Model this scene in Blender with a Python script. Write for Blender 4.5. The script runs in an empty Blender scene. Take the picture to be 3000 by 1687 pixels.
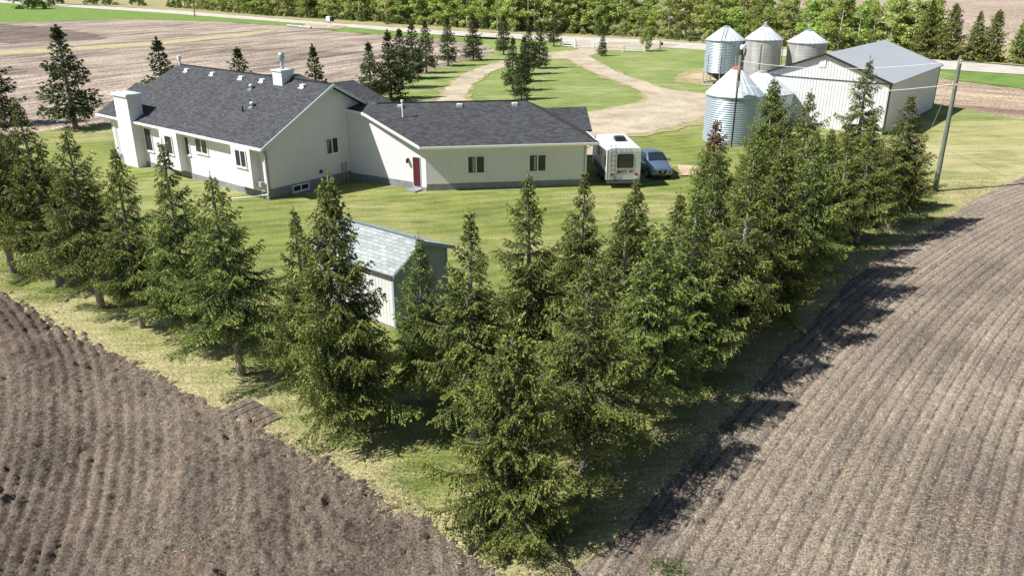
import bpy, math, random
import numpy as np
from mathutils import Vector, Matrix, noise
R = math.radians
# ------------------------------------------------------------------ camera, light, exposure
scene = bpy.context.scene
col = scene.collection
cam_d = bpy.data.cameras.new('camera'); cam = bpy.data.objects.new('camera', cam_d); col.objects.link(cam)
cam.location = (0, 0, 14.6); cam.rotation_euler = (R(68.4), 0, 0)
cam_d.sensor_width = 36; cam_d.lens = 28.51; cam_d.clip_end = 6000; cam_d.clip_start = 0.5
scene.camera = cam
SUN_EL, SUN_AZ = 49.5, 194.0          # elevation, direction towards the sun (ccw from +X)
world = bpy.data.worlds.new('World'); scene.world = world; world.use_nodes = True
wn = world.node_tree.nodes; bg = wn['Background']
sky = wn.new('ShaderNodeTexSky'); sky.sky_type = 'NISHITA'; sky.sun_disc = False
sky.sun_elevation = R(SUN_EL); sky.sun_rotation = R(90 - SUN_AZ); sky.air_density = 1.0; sky.dust_density = 0.6
world.node_tree.links.new(sky.outputs[0], bg.inputs[0]); bg.inputs[1].default_value = 0.055
sun_d = bpy.data.lights.new('sun', 'SUN'); sun_d.energy = 5.0; sun_d.angle = R(0.53); sun_d.color = (1, 0.975, 0.93)
sun = bpy.data.objects.new('sun', sun_d); col.objects.link(sun)
sd = Vector((math.cos(R(SUN_EL)) * math.cos(R(SUN_AZ)), math.cos(R(SUN_EL)) * math.sin(R(SUN_AZ)), math.sin(R(SUN_EL))))
sun.rotation_euler = sd.to_track_quat('Z', 'Y').to_euler()
scene.view_settings.view_transform = 'Standard'; scene.view_settings.look = 'None'
scene.view_settings.exposure = 0.66; scene.view_settings.gamma = 1
scene.cycles.max_bounces = 6; scene.cycles.transparent_max_bounces = 4

# ------------------------------------------------------------------ material helpers
def mat(name, base=(0.5, 0.5, 0.5), rough=0.8, metal=0.0, spec=0.5):
    m = bpy.data.materials.new(name); m.use_nodes = True
    b = m.node_tree.nodes['Principled BSDF']
    b.inputs['Base Color'].default_value = (*base, 1); b.inputs['Roughness'].default_value = rough
    b.inputs['Metallic'].default_value = metal; b.inputs['Specular IOR Level'].default_value = spec
    return m
class N:
    """thin helper round a node tree"""
    def __init__(s, m):
        s.t = m.node_tree; s.b = s.t.nodes['Principled BSDF']
    def n(s, typ, **kw):
        o = s.t.nodes.new('ShaderNode' + typ)
        for k, v in kw.items():
            if k in o.inputs: o.inputs[k].default_value = v
            else: setattr(o, k, v)
        return o
    def l(s, a, b): s.t.links.new(a, b)
    def ramp(s, src, stops, interp='LINEAR'):
        r = s.n('ValToRGB'); r.color_ramp.interpolation = interp
        e = r.color_ramp.elements
        while len(e) < len(stops): e.new(0.5)
        for i, (p, c) in enumerate(stops):
            e[i].position = p; e[i].color = (c, c, c, 1) if isinstance(c, (int, float)) else (*c, 1)
        s.l(src, r.inputs[0]); return r.outputs[0]
    def noise(s, vec, scale, detail=4, rough=0.55, dist=0.0):
        o = s.n('TexNoise', Scale=scale, Detail=detail, Roughness=rough, Distortion=dist)
        if vec: s.l(vec, o.inputs['Vector'])
        return o.outputs['Fac']
    def mix(s, f, a, b, blend='MIX'):
        o = s.n('Mix', data_type='RGBA', blend_type=blend)
        for sock, v in ((o.inputs[0], f), (o.inputs[6], a), (o.inputs[7], b)):
            if hasattr(v, 'is_linked'): s.l(v, sock)
            elif isinstance(v, (int, float)): sock.default_value = v if sock == o.inputs[0] else (v, v, v, 1)
            else: sock.default_value = (*v, 1)
        return o.outputs[2]
    def math(s, op, a, b=0.0, c=0.0):
        o = s.n('Math', operation=op)
        for i, v in enumerate((a, b, c)):
            if hasattr(v, 'is_linked'): s.l(v, o.inputs[i])
            else: o.inputs[i].default_value = v
        return o.outputs[0]
    def bump(s, h, strength=0.5, dist=0.05):
        o = s.n('Bump', Strength=strength, Distance=dist); s.l(h, o.inputs['Height']); s.l(o.outputs[0], s.b.inputs['Normal'])
    def color(s, c): s.l(c, s.b.inputs['Base Color'])
    def pos(s): return s.n('NewGeometry').outputs['Position']
    def obj(s): return s.n('TexCoord').outputs['Object']
    def uv(s): return s.n('TexCoord').outputs['UV']
    def mapping(s, vec, scale=(1, 1, 1), rot=(0, 0, 0), loc=(0, 0, 0)):
        o = s.n('Mapping'); o.inputs['Scale'].default_value = scale; o.inputs['Rotation'].default_value = rot; o.inputs['Location'].default_value = loc
        s.l(vec, o.inputs[0]); return o.outputs[0]

def m_grass(name, ga, gb, dry, dryamt, stripes=0.0, rot=51.5, attr=None):
    m = mat(name, rough=0.9, spec=0.2); k = N(m); P = k.pos()
    c = k.mix(k.ramp(k.noise(P, 0.35, 5, 0.65), [(0.35, 0.0), (0.65, 1.0)]), ga, gb)
    st = k.mapping(P, (0.13, 1.0, 1), (0, 0, -R(rot)))
    dn = k.noise(st, 0.9, 6, 0.72, 0.8)
    d2 = k.noise(P, 0.11, 4, 0.6)
    dm = k.math('ADD', k.math('MULTIPLY', dn, 0.6), k.math('MULTIPLY', d2, 0.55))
    if attr:
        a = k.n('Attribute'); a.attribute_name = attr
        dm = k.math('ADD', dm, k.math('MULTIPLY', a.outputs['Fac'], 0.34))
    f = k.ramp(dm, [(0.62 - dryamt, 0.0), (0.82 - dryamt * 0.6, 1.0)])
    c = k.mix(f, c, dry)
    if stripes:
        w = k.n('TexWave', wave_type='BANDS', bands_direction='Y', Scale=0.25, Distortion=2.2, Detail=3.0); w.inputs['Detail Scale'].default_value = 0.4
        k.l(k.mapping(P, (1, 1, 1), (0, 0, -R(rot))), w.inputs['Vector'])
        c = k.mix(k.math('MULTIPLY', w.outputs['Fac'], stripes), c, (0.40, 0.42, 0.15), 'MIX')
    fine = k.noise(P, 9.0, 5, 0.8)
    c = k.mix(0.85, c, k.ramp(fine, [(0.38, 0.45), (0.62, 1.5)]), 'MULTIPLY')
    c = k.mix(0.4, c, k.ramp(k.noise(st, 3.0, 5, 0.8), [(0.36, 0.65), (0.64, 1.35)]), 'MULTIPLY')
    k.color(c); k.bump(k.noise(P, 14.0, 4, 0.8), 0.9, 0.10)
    return m
def m_field(name, soil, straw, rot=None, center=None, period=0.32, amt=0.5, big=0.02, fine=6.0, bumpd=0.08, streak=0.6, thin=False, lw=(0.55, 0.45, 0.5)):
    """tilled ground; rows run straight at angle rot or on circles round center"""
    m = mat(name, rough=0.95, spec=0.15); k = N(m); P = k.pos()
    if center:
        sub = k.n('VectorMath', operation='SUBTRACT'); k.l(P, sub.inputs[0]); sub.inputs[1].default_value = (*center, 0)
        ln = k.n('VectorMath', operation='LENGTH'); k.l(sub.outputs[0], ln.inputs[0]); rr = ln.outputs['Value']
        sx = k.n('SeparateXYZ'); k.l(sub.outputs[0], sx.inputs[0])
        an = k.math('MULTIPLY', k.math('ARCTAN2', sx.outputs[1], sx.outputs[0]), 8.0)
        cb = k.n('CombineXYZ'); k.l(rr, cb.inputs[0]); k.l(an, cb.inputs[1]); V = cb.outputs[0]
    else:
        V = k.mapping(P, (1, 1, 1), (0, 0, -R(rot - 90)))
        sx = k.n('SeparateXYZ'); k.l(V, sx.inputs[0]); rr = sx.outputs[0]
    lanes = k.noise(k.mapping(V, (streak, 0.05, 1)), 1.0, 5, 0.75, 0.3)
    patch = k.noise(P, big, 4, 0.6)
    fin = k.noise(P, fine, 6, 0.8)
    f = k.math('ADD', k.math('ADD', k.math('MULTIPLY', lanes, lw[0]), k.math('MULTIPLY', patch, lw[1])), k.math('MULTIPLY', fin, lw[2]))
    c = k.mix(k.ramp(f, [(0.62, 0.0), (0.86, 1.0)]), soil, straw)
    c = k.mix(0.9, c, k.ramp(k.noise(P, fine * 1.6, 4, 0.75), [(0.38, 0.35), (0.62, 1.65)]), 'MULTIPLY')
    pink = k.noise(P, 0.5, 4, 0.6)
    c = k.mix(k.math('MULTIPLY', k.ramp(pink, [(0.55, 0.0), (0.75, 1.0)]), 0.35), c, (0.42, 0.27, 0.19))
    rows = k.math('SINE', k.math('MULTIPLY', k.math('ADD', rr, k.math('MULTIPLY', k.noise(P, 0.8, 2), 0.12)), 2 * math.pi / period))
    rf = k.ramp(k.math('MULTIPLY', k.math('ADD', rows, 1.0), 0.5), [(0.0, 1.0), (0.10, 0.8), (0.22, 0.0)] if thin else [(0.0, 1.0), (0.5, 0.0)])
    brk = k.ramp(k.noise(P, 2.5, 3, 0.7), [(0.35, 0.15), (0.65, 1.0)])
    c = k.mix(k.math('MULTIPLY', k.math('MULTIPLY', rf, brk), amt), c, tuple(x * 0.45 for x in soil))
    k.color(c); k.bump(k.math('ADD', fin, k.math('MULTIPLY', rows, 0.15)), 0.9, bumpd)
    return m
MT = {}
MT['lawn'] = m_grass('lawn grass', (0.120, 0.165, 0.034), (0.245, 0.275, 0.065), (0.48, 0.42, 0.22), 0.06, 0.25, rot=22, attr='dry')
MT['lawn_far'] = m_grass('bright lawn grass', (0.13, 0.20, 0.045), (0.22, 0.28, 0.08), (0.40, 0.39, 0.20), 0.07, 0.28, rot=130)
MT['verge'] = m_grass('verge grass', (0.12, 0.21, 0.04), (0.19, 0.28, 0.065), (0.36, 0.34, 0.15), -0.02)
MT['soil_left'] = m_field('dark tilled soil', (0.118, 0.095, 0.078), (0.27, 0.22, 0.17), center=(-53.6, 6), period=0.41, amt=0.10, big=0.25, fine=9, streak=0.5, bumpd=0.16, thin=True)
MT['soil_right'] = m_field('stubble soil rows', (0.155, 0.125, 0.108), (0.39, 0.325, 0.245), center=(124, -58.2), period=0.42, amt=0.9, big=0.18, fine=10, streak=0.9, bumpd=0.1, thin=True)
MT['field_back'] = m_field('pale stubble field', (0.13, 0.10, 0.085), (0.45, 0.37, 0.295), rot=60, period=2.2, amt=0.3, big=0.03, fine=2.0, streak=0.35, lw=(0.95, 0.35, 0.2))
MT['soil_dark'] = m_field('damp dark soil', (0.10, 0.078, 0.066), (0.26, 0.21, 0.17), rot=60, period=2.2, amt=0.3, big=0.03, fine=2.0, streak=0.35, lw=(0.9, 0.3, 0.2))
MT['field_side'] = m_field('brown field behind shed', (0.20, 0.145, 0.11), (0.50, 0.40, 0.28), rot=-35, period=1.6, amt=0.3, big=0.06, fine=3.0, streak=0.4, lw=(0.9, 0.4, 0.2))
MT['ground'] = m_field('distant stubble', (0.26, 0.20, 0.16), (0.44, 0.35, 0.27), rot=-38, period=3.0, amt=0.2, big=0.012, fine=0.8, streak=0.12)
def m_gravel(name, a, b, scale=0.25):
    m = mat(name, rough=0.95, spec=0.2); k = N(m); P = k.pos()
    c = k.mix(k.ramp(k.noise(P, scale, 5, 0.65), [(0.35, 0.0), (0.65, 1.0)]), a, b)
    c = k.mix(0.6, c, k.ramp(k.noise(P, 5, 5, 0.8), [(0.38, 0.6), (0.62, 1.35)]), 'MULTIPLY')
    k.color(c); k.bump(k.noise(P, 12, 4, 0.7), 0.6, 0.04); return m
MT['gravel_road'] = m_gravel('grey gravel road', (0.42, 0.385, 0.34), (0.54, 0.495, 0.44))
MT['gravel_drive'] = m_gravel('tan gravel drive', (0.33, 0.27, 0.19), (0.50, 0.43, 0.32))
MT['track'] = m_gravel('dry grass track', (0.30, 0.30, 0.14), (0.46, 0.40, 0.26), 0.4)
MT['dirt'] = m_gravel('bare dirt', (0.40, 0.29, 0.20), (0.52, 0.41, 0.27), 0.5)
MT['weedy'] = m_gravel('weedy dirt', (0.22, 0.23, 0.09), (0.40, 0.32, 0.18), 0.7)
def m_plain(name, base, var=0.15, scale=3.0, rough=0.8, bump=0.0, bscale=30, metal=0.0, spec=0.5, bd=0.01):
    m = mat(name, base, rough, metal, spec); k = N(m); P = k.obj()
    k.color(k.mix(1.0, base, k.ramp(k.noise(P, scale, 5, 0.65), [(0.3, 1 - var), (0.7, 1 + var)]), 'MULTIPLY'))
    if bump: k.bump(k.noise(P, bscale, 3, 0.7), bump, bd)
    return m
def m_stucco():
    m = mat('cream stucco', rough=0.9, spec=0.2); k = N(m); P = k.obj()
    c = k.mix(k.noise(P, 0.6, 4, 0.6), (0.71, 0.675, 0.70), (0.79, 0.76, 0.785))
    c = k.mix(k.math('MULTIPLY', k.ramp(k.noise(k.mapping(P, (2, 2, 0.3)), 1.0, 5, 0.7), [(0.55, 0.0), (0.8, 1.0)]), 0.25), c, (0.45, 0.41, 0.34))
    k.color(c); k.bump(k.noise(P, 16, 3, 0.7), 0.7, 0.03); return m
MT['stucco'] = m_stucco()
MT['concrete'] = m_plain('grey foundation', (0.22, 0.23, 0.235), 0.25, 2.5, 0.9, 0.5, 12)
MT['white'] = m_plain('white painted trim', (0.80, 0.80, 0.79), 0.04, 2, 0.5)
MT['fascia'] = m_plain('pale blue-white fascia', (0.62, 0.70, 0.72), 0.05, 2, 0.5)
def m_shingle(name, a, b, wu=0.33, hv=0.14):
    m = mat(name, rough=0.95, spec=0.2); k = N(m); U = k.uv()
    br = k.n('TexBrick'); br.offset = 0.5; br.inputs['Scale'].default_value = 1.0
    br.inputs['Brick Width'].default_value = wu; br.inputs['Row Height'].default_value = hv
    br.inputs['Mortar Size'].default_value = 0.012; br.inputs['Mortar Smooth'].default_value = 0.3; br.inputs['Bias'].default_value = 0.0
    br.inputs['Color1'].default_value = (*a, 1); br.inputs['Color2'].default_value = (*b, 1)
    br.inputs['Mortar'].default_value = (*[x * 0.5 for x in a], 1)
    k.l(U, br.inputs['Vector'])
    c = k.mix(0.5, br.outputs['Color'], k.ramp(k.noise(U, 5, 5, 0.75), [(0.3, 0.65), (0.7, 1.35)]), 'MULTIPLY')
    c = k.mix(0.3, c, k.ramp(k.noise(U, 0.5, 3, 0.6), [(0.3, 0.8), (0.7, 1.2)]), 'MULTIPLY')
    k.color(c); k.bump(k.noise(U, 25, 3, 0.8), 0.5, 0.02); return m
MT['shingle'] = m_shingle('charcoal shingles', (0.048, 0.050, 0.053), (0.094, 0.097, 0.103))
MT['shingle_pale'] = m_shingle('pale grey shingles', (0.25, 0.285, 0.28), (0.38, 0.42, 0.41), 0.42, 0.2)
MT['glass'] = mat('window glass', (0.02, 0.028, 0.035), 0.04, 0, 0.6)
MT['curtain'] = m_plain('pale curtain behind glass', (0.30, 0.32, 0.33), 0.3, 6, 0.3)
MT['door'] = m_plain('burgundy door', (0.10, 0.014, 0.028), 0.1, 4, 0.45)
MT['dark'] = mat('dark plastic', (0.015, 0.016, 0.018), 0.5)
MT['black_trim'] = mat('black metal trim', (0.02, 0.021, 0.025), 0.4)
MT['barn_wall'] = m_plain('pale ribbed steel siding', (0.66, 0.66, 0.67), 0.05, 0.7, 0.5, metal=0.1)
MT['barn_roof'] = m_plain('grey steel roof', (0.40, 0.42, 0.44), 0.05, 0.3, 0.5)
def m_galv(name, base, rough=0.38, var=0.15, metal=0.75):
    m = mat(name, base, rough, metal); k = N(m); P = k.obj()
    c = k.mix(1.0, base, k.ramp(k.noise(k.mapping(P, (1, 1, 0.25)), 1.3, 5, 0.6), [(0.3, 1 - var), (0.7, 1 + var)]), 'MULTIPLY')
    k.color(c); k.l(k.ramp(k.noise(P, 3, 4), [(0.3, rough - 0.08), (0.7, rough + 0.15)]), k.b.inputs['Roughness']); return m
MT['galv'] = m_galv('galvanised steel', (0.40, 0.47, 0.52), 0.42, 0.12, 0.4)
MT['galv_old'] = m_galv('weathered galvanised steel', (0.42, 0.415, 0.41), 0.5, 0.3, 0.3)
MT['galv_roof'] = m_galv('galvanised bin roof', (0.56, 0.61, 0.64), 0.45, 0.08, 0.2)
MT['hopper'] = mat('dark hopper cone', (0.03, 0.03, 0.033), 0.6)
MT['red'] = m_plain('faded red cap', (0.55, 0.10, 0.08), 0.2, 3)
MT['wood_grey'] = m_plain('weathered wood pole', (0.26, 0.22, 0.18), 0.3, 2.5, 0.9, 0.4, 20)
MT['wood_green'] = m_plain('green treated pole', (0.15, 0.17, 0.13), 0.25, 2.5, 0.9, 0.4, 20)
MT['wire'] = mat('pale cable', (0.62, 0.63, 0.62), 0.5)
MT['shed_wall'] = m_plain('white shed boards', (0.66, 0.66, 0.65), 0.08, 2, 0.7)
MT['shed_blue'] = m_plain('blue-grey shed boards', (0.30, 0.37, 0.42), 0.1, 2, 0.7)
MT['rv'] = m_plain('white camper skin', (0.74, 0.76, 0.77), 0.03, 1, 0.35)
MT['rv_grey'] = m_plain('dark grey camper skirt', (0.07, 0.075, 0.08), 0.1, 2, 0.45)
MT['text'] = mat('black lettering', (0.02, 0.02, 0.025), 0.5)
MT['red_lamp'] = mat('red lamp lens', (0.35, 0.02, 0.02), 0.25)
MT['car'] = mat('blue-grey car paint', (0.17, 0.235, 0.33), 0.28, 0.5); MT['car'].node_tree.nodes['Principled BSDF'].inputs['Coat Weight'].default_value = 0.8
MT['chrome'] = mat('chrome', (0.45, 0.46, 0.48), 0.35, 0.6)
MT['lens'] = mat('headlamp lens', (0.45, 0.48, 0.52), 0.3, 0.1)
MT['tyre'] = mat('tyre rubber', (0.02, 0.02, 0.02), 0.85)
MT['rock'] = m_plain('pale fieldstone', (0.42, 0.40, 0.36), 0.25, 3, 0.9, 0.6, 6)
MT['bark'] = m_plain('grey-brown spruce bark', (0.27, 0.23, 0.19), 0.35, 6, 0.95, 0.8, 18, bd=0.03)
MT['aspen_bark'] = m_plain('pale aspen bark', (0.42, 0.40, 0.34), 0.3, 4, 0.9)
MT['twig'] = mat('bare twig', (0.19, 0.15, 0.12), 0.9)
def m_leaf(name, a, b, tip, trans=0.25, clump=1.6, rnd=0.5, objvar=0.25):
    m = mat(name, rough=0.6, spec=0.25); k = N(m)
    g = k.n('NewGeometry'); P = g.outputs['Position']
    isl = g.outputs['Random Per Island']
    f = k.math('ADD', k.math('MULTIPLY', k.ramp(k.noise(P, clump, 3, 0.6), [(0.35, 0.0), (0.65, 1.0)]), 1 - rnd), k.math('MULTIPLY', isl, rnd))
    c = k.mix(f, a, b)
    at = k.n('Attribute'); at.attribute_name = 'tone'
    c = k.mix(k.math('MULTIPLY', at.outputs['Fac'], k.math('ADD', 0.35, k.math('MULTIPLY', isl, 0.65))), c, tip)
    oi = k.n('ObjectInfo')
    hs = k.n('HueSaturation'); k.l(c, hs.inputs['Color'])
    k.l(k.math('ADD', 0.5 - 0.035 * objvar * 2, k.math('MULTIPLY', oi.outputs['Random'], 0.07 * objvar * 2)), hs.inputs['Hue'])
    k.l(k.math('ADD', 1 - objvar, k.math('MULTIPLY', oi.outputs['Random'], 2 * objvar)), hs.inputs['Value'])
    c = hs.outputs[0]
    k.color(c)
    tr = k.n('BsdfTranslucent'); k.l(c, tr.inputs[0]); ms = k.n('MixShader'); ms.inputs[0].default_value = trans
    out = k.t.nodes['Material Output']
    k.l(k.b.outputs[0], ms.inputs[1]); k.l(tr.outputs[0], ms.inputs[2]); k.l(ms.outputs[0], out.inputs['Surface'])
    return m
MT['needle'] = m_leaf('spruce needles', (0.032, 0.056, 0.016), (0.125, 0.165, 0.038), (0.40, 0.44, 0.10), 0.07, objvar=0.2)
MT['needle_dark'] = m_leaf('dark spruce needles', (0.032, 0.052, 0.018), (0.075, 0.10, 0.03), (0.13, 0.16, 0.05), 0.15, objvar=0.15)
MT['needle_dead'] = m_leaf('dead red needles', (0.13, 0.075, 0.045), (0.24, 0.13, 0.09), (0.30, 0.18, 0.13), 0.15, objvar=0.0)
MT['leaf'] = m_leaf('aspen leaves', (0.19, 0.26, 0.06), (0.40, 0.48, 0.12), (0.54, 0.60, 0.20), 0.35, 0.5, 0.55, 0.3)
MT['leaf_olive'] = m_leaf('olive spring leaves', (0.24, 0.28, 0.07), (0.47, 0.52, 0.16), (0.58, 0.6, 0.26), 0.35, 0.5, 0.55, 0.25)
MT['shrub'] = m_leaf('shrub leaves', (0.07, 0.12, 0.03), (0.17, 0.24, 0.06), (0.22, 0.32, 0.09), 0.3, 0.7, 0.6, 0.25)
MT['blade'] = m_leaf('long dry grass', (0.09, 0.14, 0.03), (0.36, 0.32, 0.16), (0.5, 0.43, 0.24), 0.15, 1.0, 0.6, 0.0)
MT['straw'] = m_leaf('straw litter', (0.30, 0.25, 0.17), (0.52, 0.44, 0.31), (0.6, 0.5, 0.36), 0.1, 1.0, 0.7, 0.0)

# ------------------------------------------------------------------ mesh helpers
class MB:
    def __init__(s, tf=None): s.v = []; s.f = []; s.uv = []; s.mi = []; s.tf = tf
    def add(s, vs, fs, uvs=None, mi=0):
        o = len(s.v)
        s.v += [tuple(s.tf(v)) if s.tf else tuple(v) for v in vs]
        for i, f in enumerate(fs):
            s.f.append([o + q for q in f]); s.mi.append(mi)
            s.uv.append(uvs[i] if uvs else [(0, 0)] * len(f))
    def box(s, x0, x1, y0, y1, z0, z1, mi=0):
        s.add([(x0, y0, z0), (x1, y0, z0), (x1, y1, z0), (x0, y1, z0), (x0, y0, z1), (x1, y0, z1), (x1, y1, z1), (x0, y1, z1)],
              [(3, 2, 1, 0), (4, 5, 6, 7), (0, 1, 5, 4), (1, 2, 6, 5), (2, 3, 7, 6), (3, 0, 4, 7)], None, mi)
    def prism(s, poly, z0, z1, mi=0):
        n = len(poly); s.add([(x, y, z0) for x, y in poly] + [(x, y, z1) for x, y in poly],
              [list(range(n - 1, -1, -1)), list(range(n, 2 * n))] + [(i, (i + 1) % n, n + (i + 1) % n, n + i) for i in range(n)], None, mi)
    def slab(s, pts, th, mi=0, e1=None):
        """planar polygon extruded down by th; uv in metres, u horizontal / v up the slope"""
        P = [Vector(p) for p in pts]; n = len(P)
        nrm = Vector((0, 0, 0))
        for i in range(n): nrm += P[i].cross(P[(i + 1) % n])
        nrm.normalize()
        if nrm.z < 0: P.reverse(); nrm = -nrm
        h = Vector((-nrm.y, nrm.x, 0));  h = h.normalized() if h.length > 1e-4 else Vector((1, 0, 0))
        w = nrm.cross(h)
        Q = [p - Vector((0, 0, th)) for p in P]
        uv = [(p.dot(h), p.dot(w)) for p in P]
        fs = [list(range(n)), list(range(2 * n - 1, n - 1, -1))] + [(i, n + i, n + (i + 1) % n, (i + 1) % n) for i in range(n)]
        uvs = [uv, uv[::-1]] + [[uv[i], uv[i], uv[(i + 1) % n], uv[(i + 1) % n]] for i in range(n)]
        s.add(P + Q, fs, uvs, mi)
    def tube(s, pts, r, seg=8, mi=0, caps=True):
        P = [Vector(p) for p in pts]; n = len(P)
        rs = r if isinstance(r, (list, tuple)) else [r] * n
        vs = []
        for i in range(n):
            d = (P[min(i + 1, n - 1)] - P[max(i - 1, 0)]).normalized()
            a = d.orthogonal().normalized() if abs(d.z) < 0.9 else Vector((1, 0, 0)).cross(d).normalized()
            b = d.cross(a)
            for j in range(seg):
                t = 2 * math.pi * j / seg; vs.append(P[i] + (a * math.cos(t) + b * math.sin(t)) * rs[i])
        fs = [(i * seg + j, i * seg + (j + 1) % seg, (i + 1) * seg + (j + 1) % seg, (i + 1) * seg + j) for i in range(n - 1) for j in range(seg)]
        if caps: fs += [list(range(seg - 1, -1, -1)), list(range((n - 1) * seg, n * seg))]
        s.add(vs, fs, None, mi)
    def lathe(s, prof, seg=48, c=(0, 0), mi=0, cap=True):
        vs = [(c[0] + r * math.cos(2 * math.pi * j / seg), c[1] + r * math.sin(2 * math.pi * j / seg), z) for r, z in prof for j in range(seg)]
        n = len(prof)
        fs = [(i * seg + j, i * seg + (j + 1) % seg, (i + 1) * seg + (j + 1) % seg, (i + 1) * seg + j) for i in range(n - 1) for j in range(seg)]
        if cap: fs += [list(range((n - 1) * seg, n * seg))]
        s.add(vs, fs, None, mi)
    def build(s, name, m, parent=None, smooth=False):
        me = bpy.data.meshes.new(name); me.from_pydata(s.v, [], s.f)
        ul = me.uv_layers.new(name='UVMap'); flat = [c for f in s.uv for p in f for c in p]
        ul.data.foreach_set('uv', flat)
        for mm in (m if isinstance(m, list) else [m]): me.materials.append(mm)
        me.polygons.foreach_set('material_index', s.mi)
        if smooth: me.polygons.foreach_set('use_smooth', [True] * len(me.polygons))
        me.update()
        o = bpy.data.objects.new(name, me); col.objects.link(o)
        if parent: o.parent = parent
        return o
def tag(o, label=None, cat=None, group=None, kind=None):
    for k_, v_ in (('label', label), ('category', cat), ('group', group), ('kind', kind)):
        if v_: o[k_] = v_
    return o
def root(name, loc, rz, label, cat, group=None):
    o = bpy.data.objects.new(name, None); col.objects.link(o); o.location = loc; o.rotation_euler = (0, 0, rz); o.empty_display_size = 0.3
    return tag(o, label, cat, group)
def frame(ox, oy, deg):
    """world point from frame coords"""
    ca, sa = math.cos(R(deg)), math.sin(R(deg))
    return lambda p: Vector((ox + p[0] * ca - p[1] * sa, oy + p[0] * sa + p[1] * ca, p[2]))
def inv(ox, oy, deg):
    ca, sa = math.cos(R(deg)), math.sin(R(deg))
    return lambda p: Vector(((p[0] - ox) * ca + (p[1] - oy) * sa, -(p[0] - ox) * sa + (p[1] - oy) * ca, p[2]))
def sheet(name, poly, z, m, jitter=0.0, step=1.5, seed=0, kind='structure'):
    rnd = random.Random(seed); pts = []
    n = len(poly)
    for i in range(n):
        a = Vector(poly[i]); b = Vector(poly[(i + 1) % n]); L = (b - a).length; k_ = max(1, int(L / step)) if jitter else 1
        d = (b - a).normalized() if L else Vector((1, 0)); nn = Vector((-d.y, d.x))
        for j in range(k_):
            p = a + (b - a) * (j / k_)
            if jitter: p = p + nn * (noise.noise(Vector((p.x * 0.35, p.y * 0.35, seed))) * jitter * 1.6 + rnd.uniform(-1, 1) * jitter * 0.35)
            pts.append((p.x, p.y))
    import mathutils
    tris = mathutils.geometry.tessellate_polygon([[Vector((x, y, 0)) for x, y in pts]])
    me = bpy.data.meshes.new(name)
    fs = []
    for t in tris:
        a, b, c = [pts[q] for q in t]
        fs.append(t if (b[0] - a[0]) * (c[1] - a[1]) - (b[1] - a[1]) * (c[0] - a[0]) > 0 else t[::-1])
    me.from_pydata([(x, y, z) for x, y in pts], [], fs); me.materials.append(m)
    o = bpy.data.objects.new(name, me); col.objects.link(o); tag(o, kind=kind); return o
def catmull(pts, n=6):
    out = []
    for i in range(len(pts) - 1):
        p0 = Vector(pts[max(i - 1, 0)]); p1 = Vector(pts[i]); p2 = Vector(pts[i + 1]); p3 = Vector(pts[min(i + 2, len(pts) - 1)])
        for j in range(n):
            t = j / n
            out.append(0.5 * ((2 * p1) + (p2 - p0) * t + (2 * p0 - 5 * p1 + 4 * p2 - p3) * t * t + (3 * p1 - p0 - 3 * p2 + p3) * t ** 3))
    out.append(Vector(pts[-1])); return out

# ------------------------------------------------------------------ ground, fields, road, lawns
sheet('ground', [(-2500, -200), (2500, -200), (2500, 4500), (-2500, 4500)], -0.6, MT['ground'])
LAWN = [(-70, 58), (-48, 50), (-36, 43.5), (-24.7, 36.3), (-21.5, 33.9), (-18.4, 31.3), (-15, 28.7), (-12, 26.4), (-9.5, 24.6), (-7.8, 23.2), (-5.4, 21.45),
        (-4, 20.0), (-2.6, 18.9), (-1.5, 17.85), (-0.2, 16.6), (0.7, 16.1), (2.24, 17.3), (3.8, 19.3), (5.9, 22.15), (8.5, 25.7), (11.0, 29.6), (13.9, 33.4),
        (16.9, 38.0), (21.5, 43.0), (27.3, 48.6), (31, 52.8), (38.6, 59.6), (50, 70), (56, 78.5), (53.5, 83), (50.8, 87.7), (50, 91), (48.5, 95), (47, 104), (61, 117.5),
        (66, 122), (58, 134), (48, 148), (36, 161), (22, 172), (8, 181), (-3, 183.5), (-8, 180), (-5.4, 170.5), (-2.9, 157), (-3.4, 149.6), (-10.6, 132.8), (-13.6, 120), (-16.2, 109.6),
        (-16.6, 98), (-22, 92), (-30.6, 86.4), (-36, 84), (-40.6, 82.2), (-43.6, 79.1), (-46.6, 73.7), (-58, 67)]
def sdist(X, Y, poly):
    """signed distance to polygon, + inside"""
    d = np.full(X.shape, 1e9); ins = np.zeros(X.shape, bool); n = len(poly)
    for i in range(n):
        x0, y0 = poly[i]; x1, y1 = poly[(i + 1) % n]; ex, ey = x1 - x0, y1 - y0; L = ex * ex + ey * ey
        t = np.clip(((X - x0) * ex + (Y - y0) * ey) / L, 0, 1)
        d = np.minimum(d, np.hypot(X - x0 - t * ex, Y - y0 - t * ey))
        c = ((y0 > Y) != (y1 > Y)); xs = x0 + (Y - y0) * (ex / (ey if ey else 1e-9)); ins ^= c & (X < xs)
    return np.where(ins, d, -d)
def vnoise(X, Y, sc, seed):
    """value noise, numpy"""
    rs = np.random.RandomState(seed); T = rs.rand(257, 257)
    x = X * sc; y = Y * sc; xi = np.floor(x).astype(int); yi = np.floor(y).astype(int); fx = x - xi; fy = y - yi
    fx = fx * fx * (3 - 2 * fx); fy = fy * fy * (3 - 2 * fy)
    a = T[xi % 256, yi % 256]; b = T[(xi + 1) % 256, yi % 256]; c = T[xi % 256, (yi + 1) % 256]; d = T[(xi + 1) % 256, (yi + 1) % 256]
    return (a * (1 - fx) + b * fx) * (1 - fy) + (c * (1 - fx) + d * fx) * fy
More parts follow.
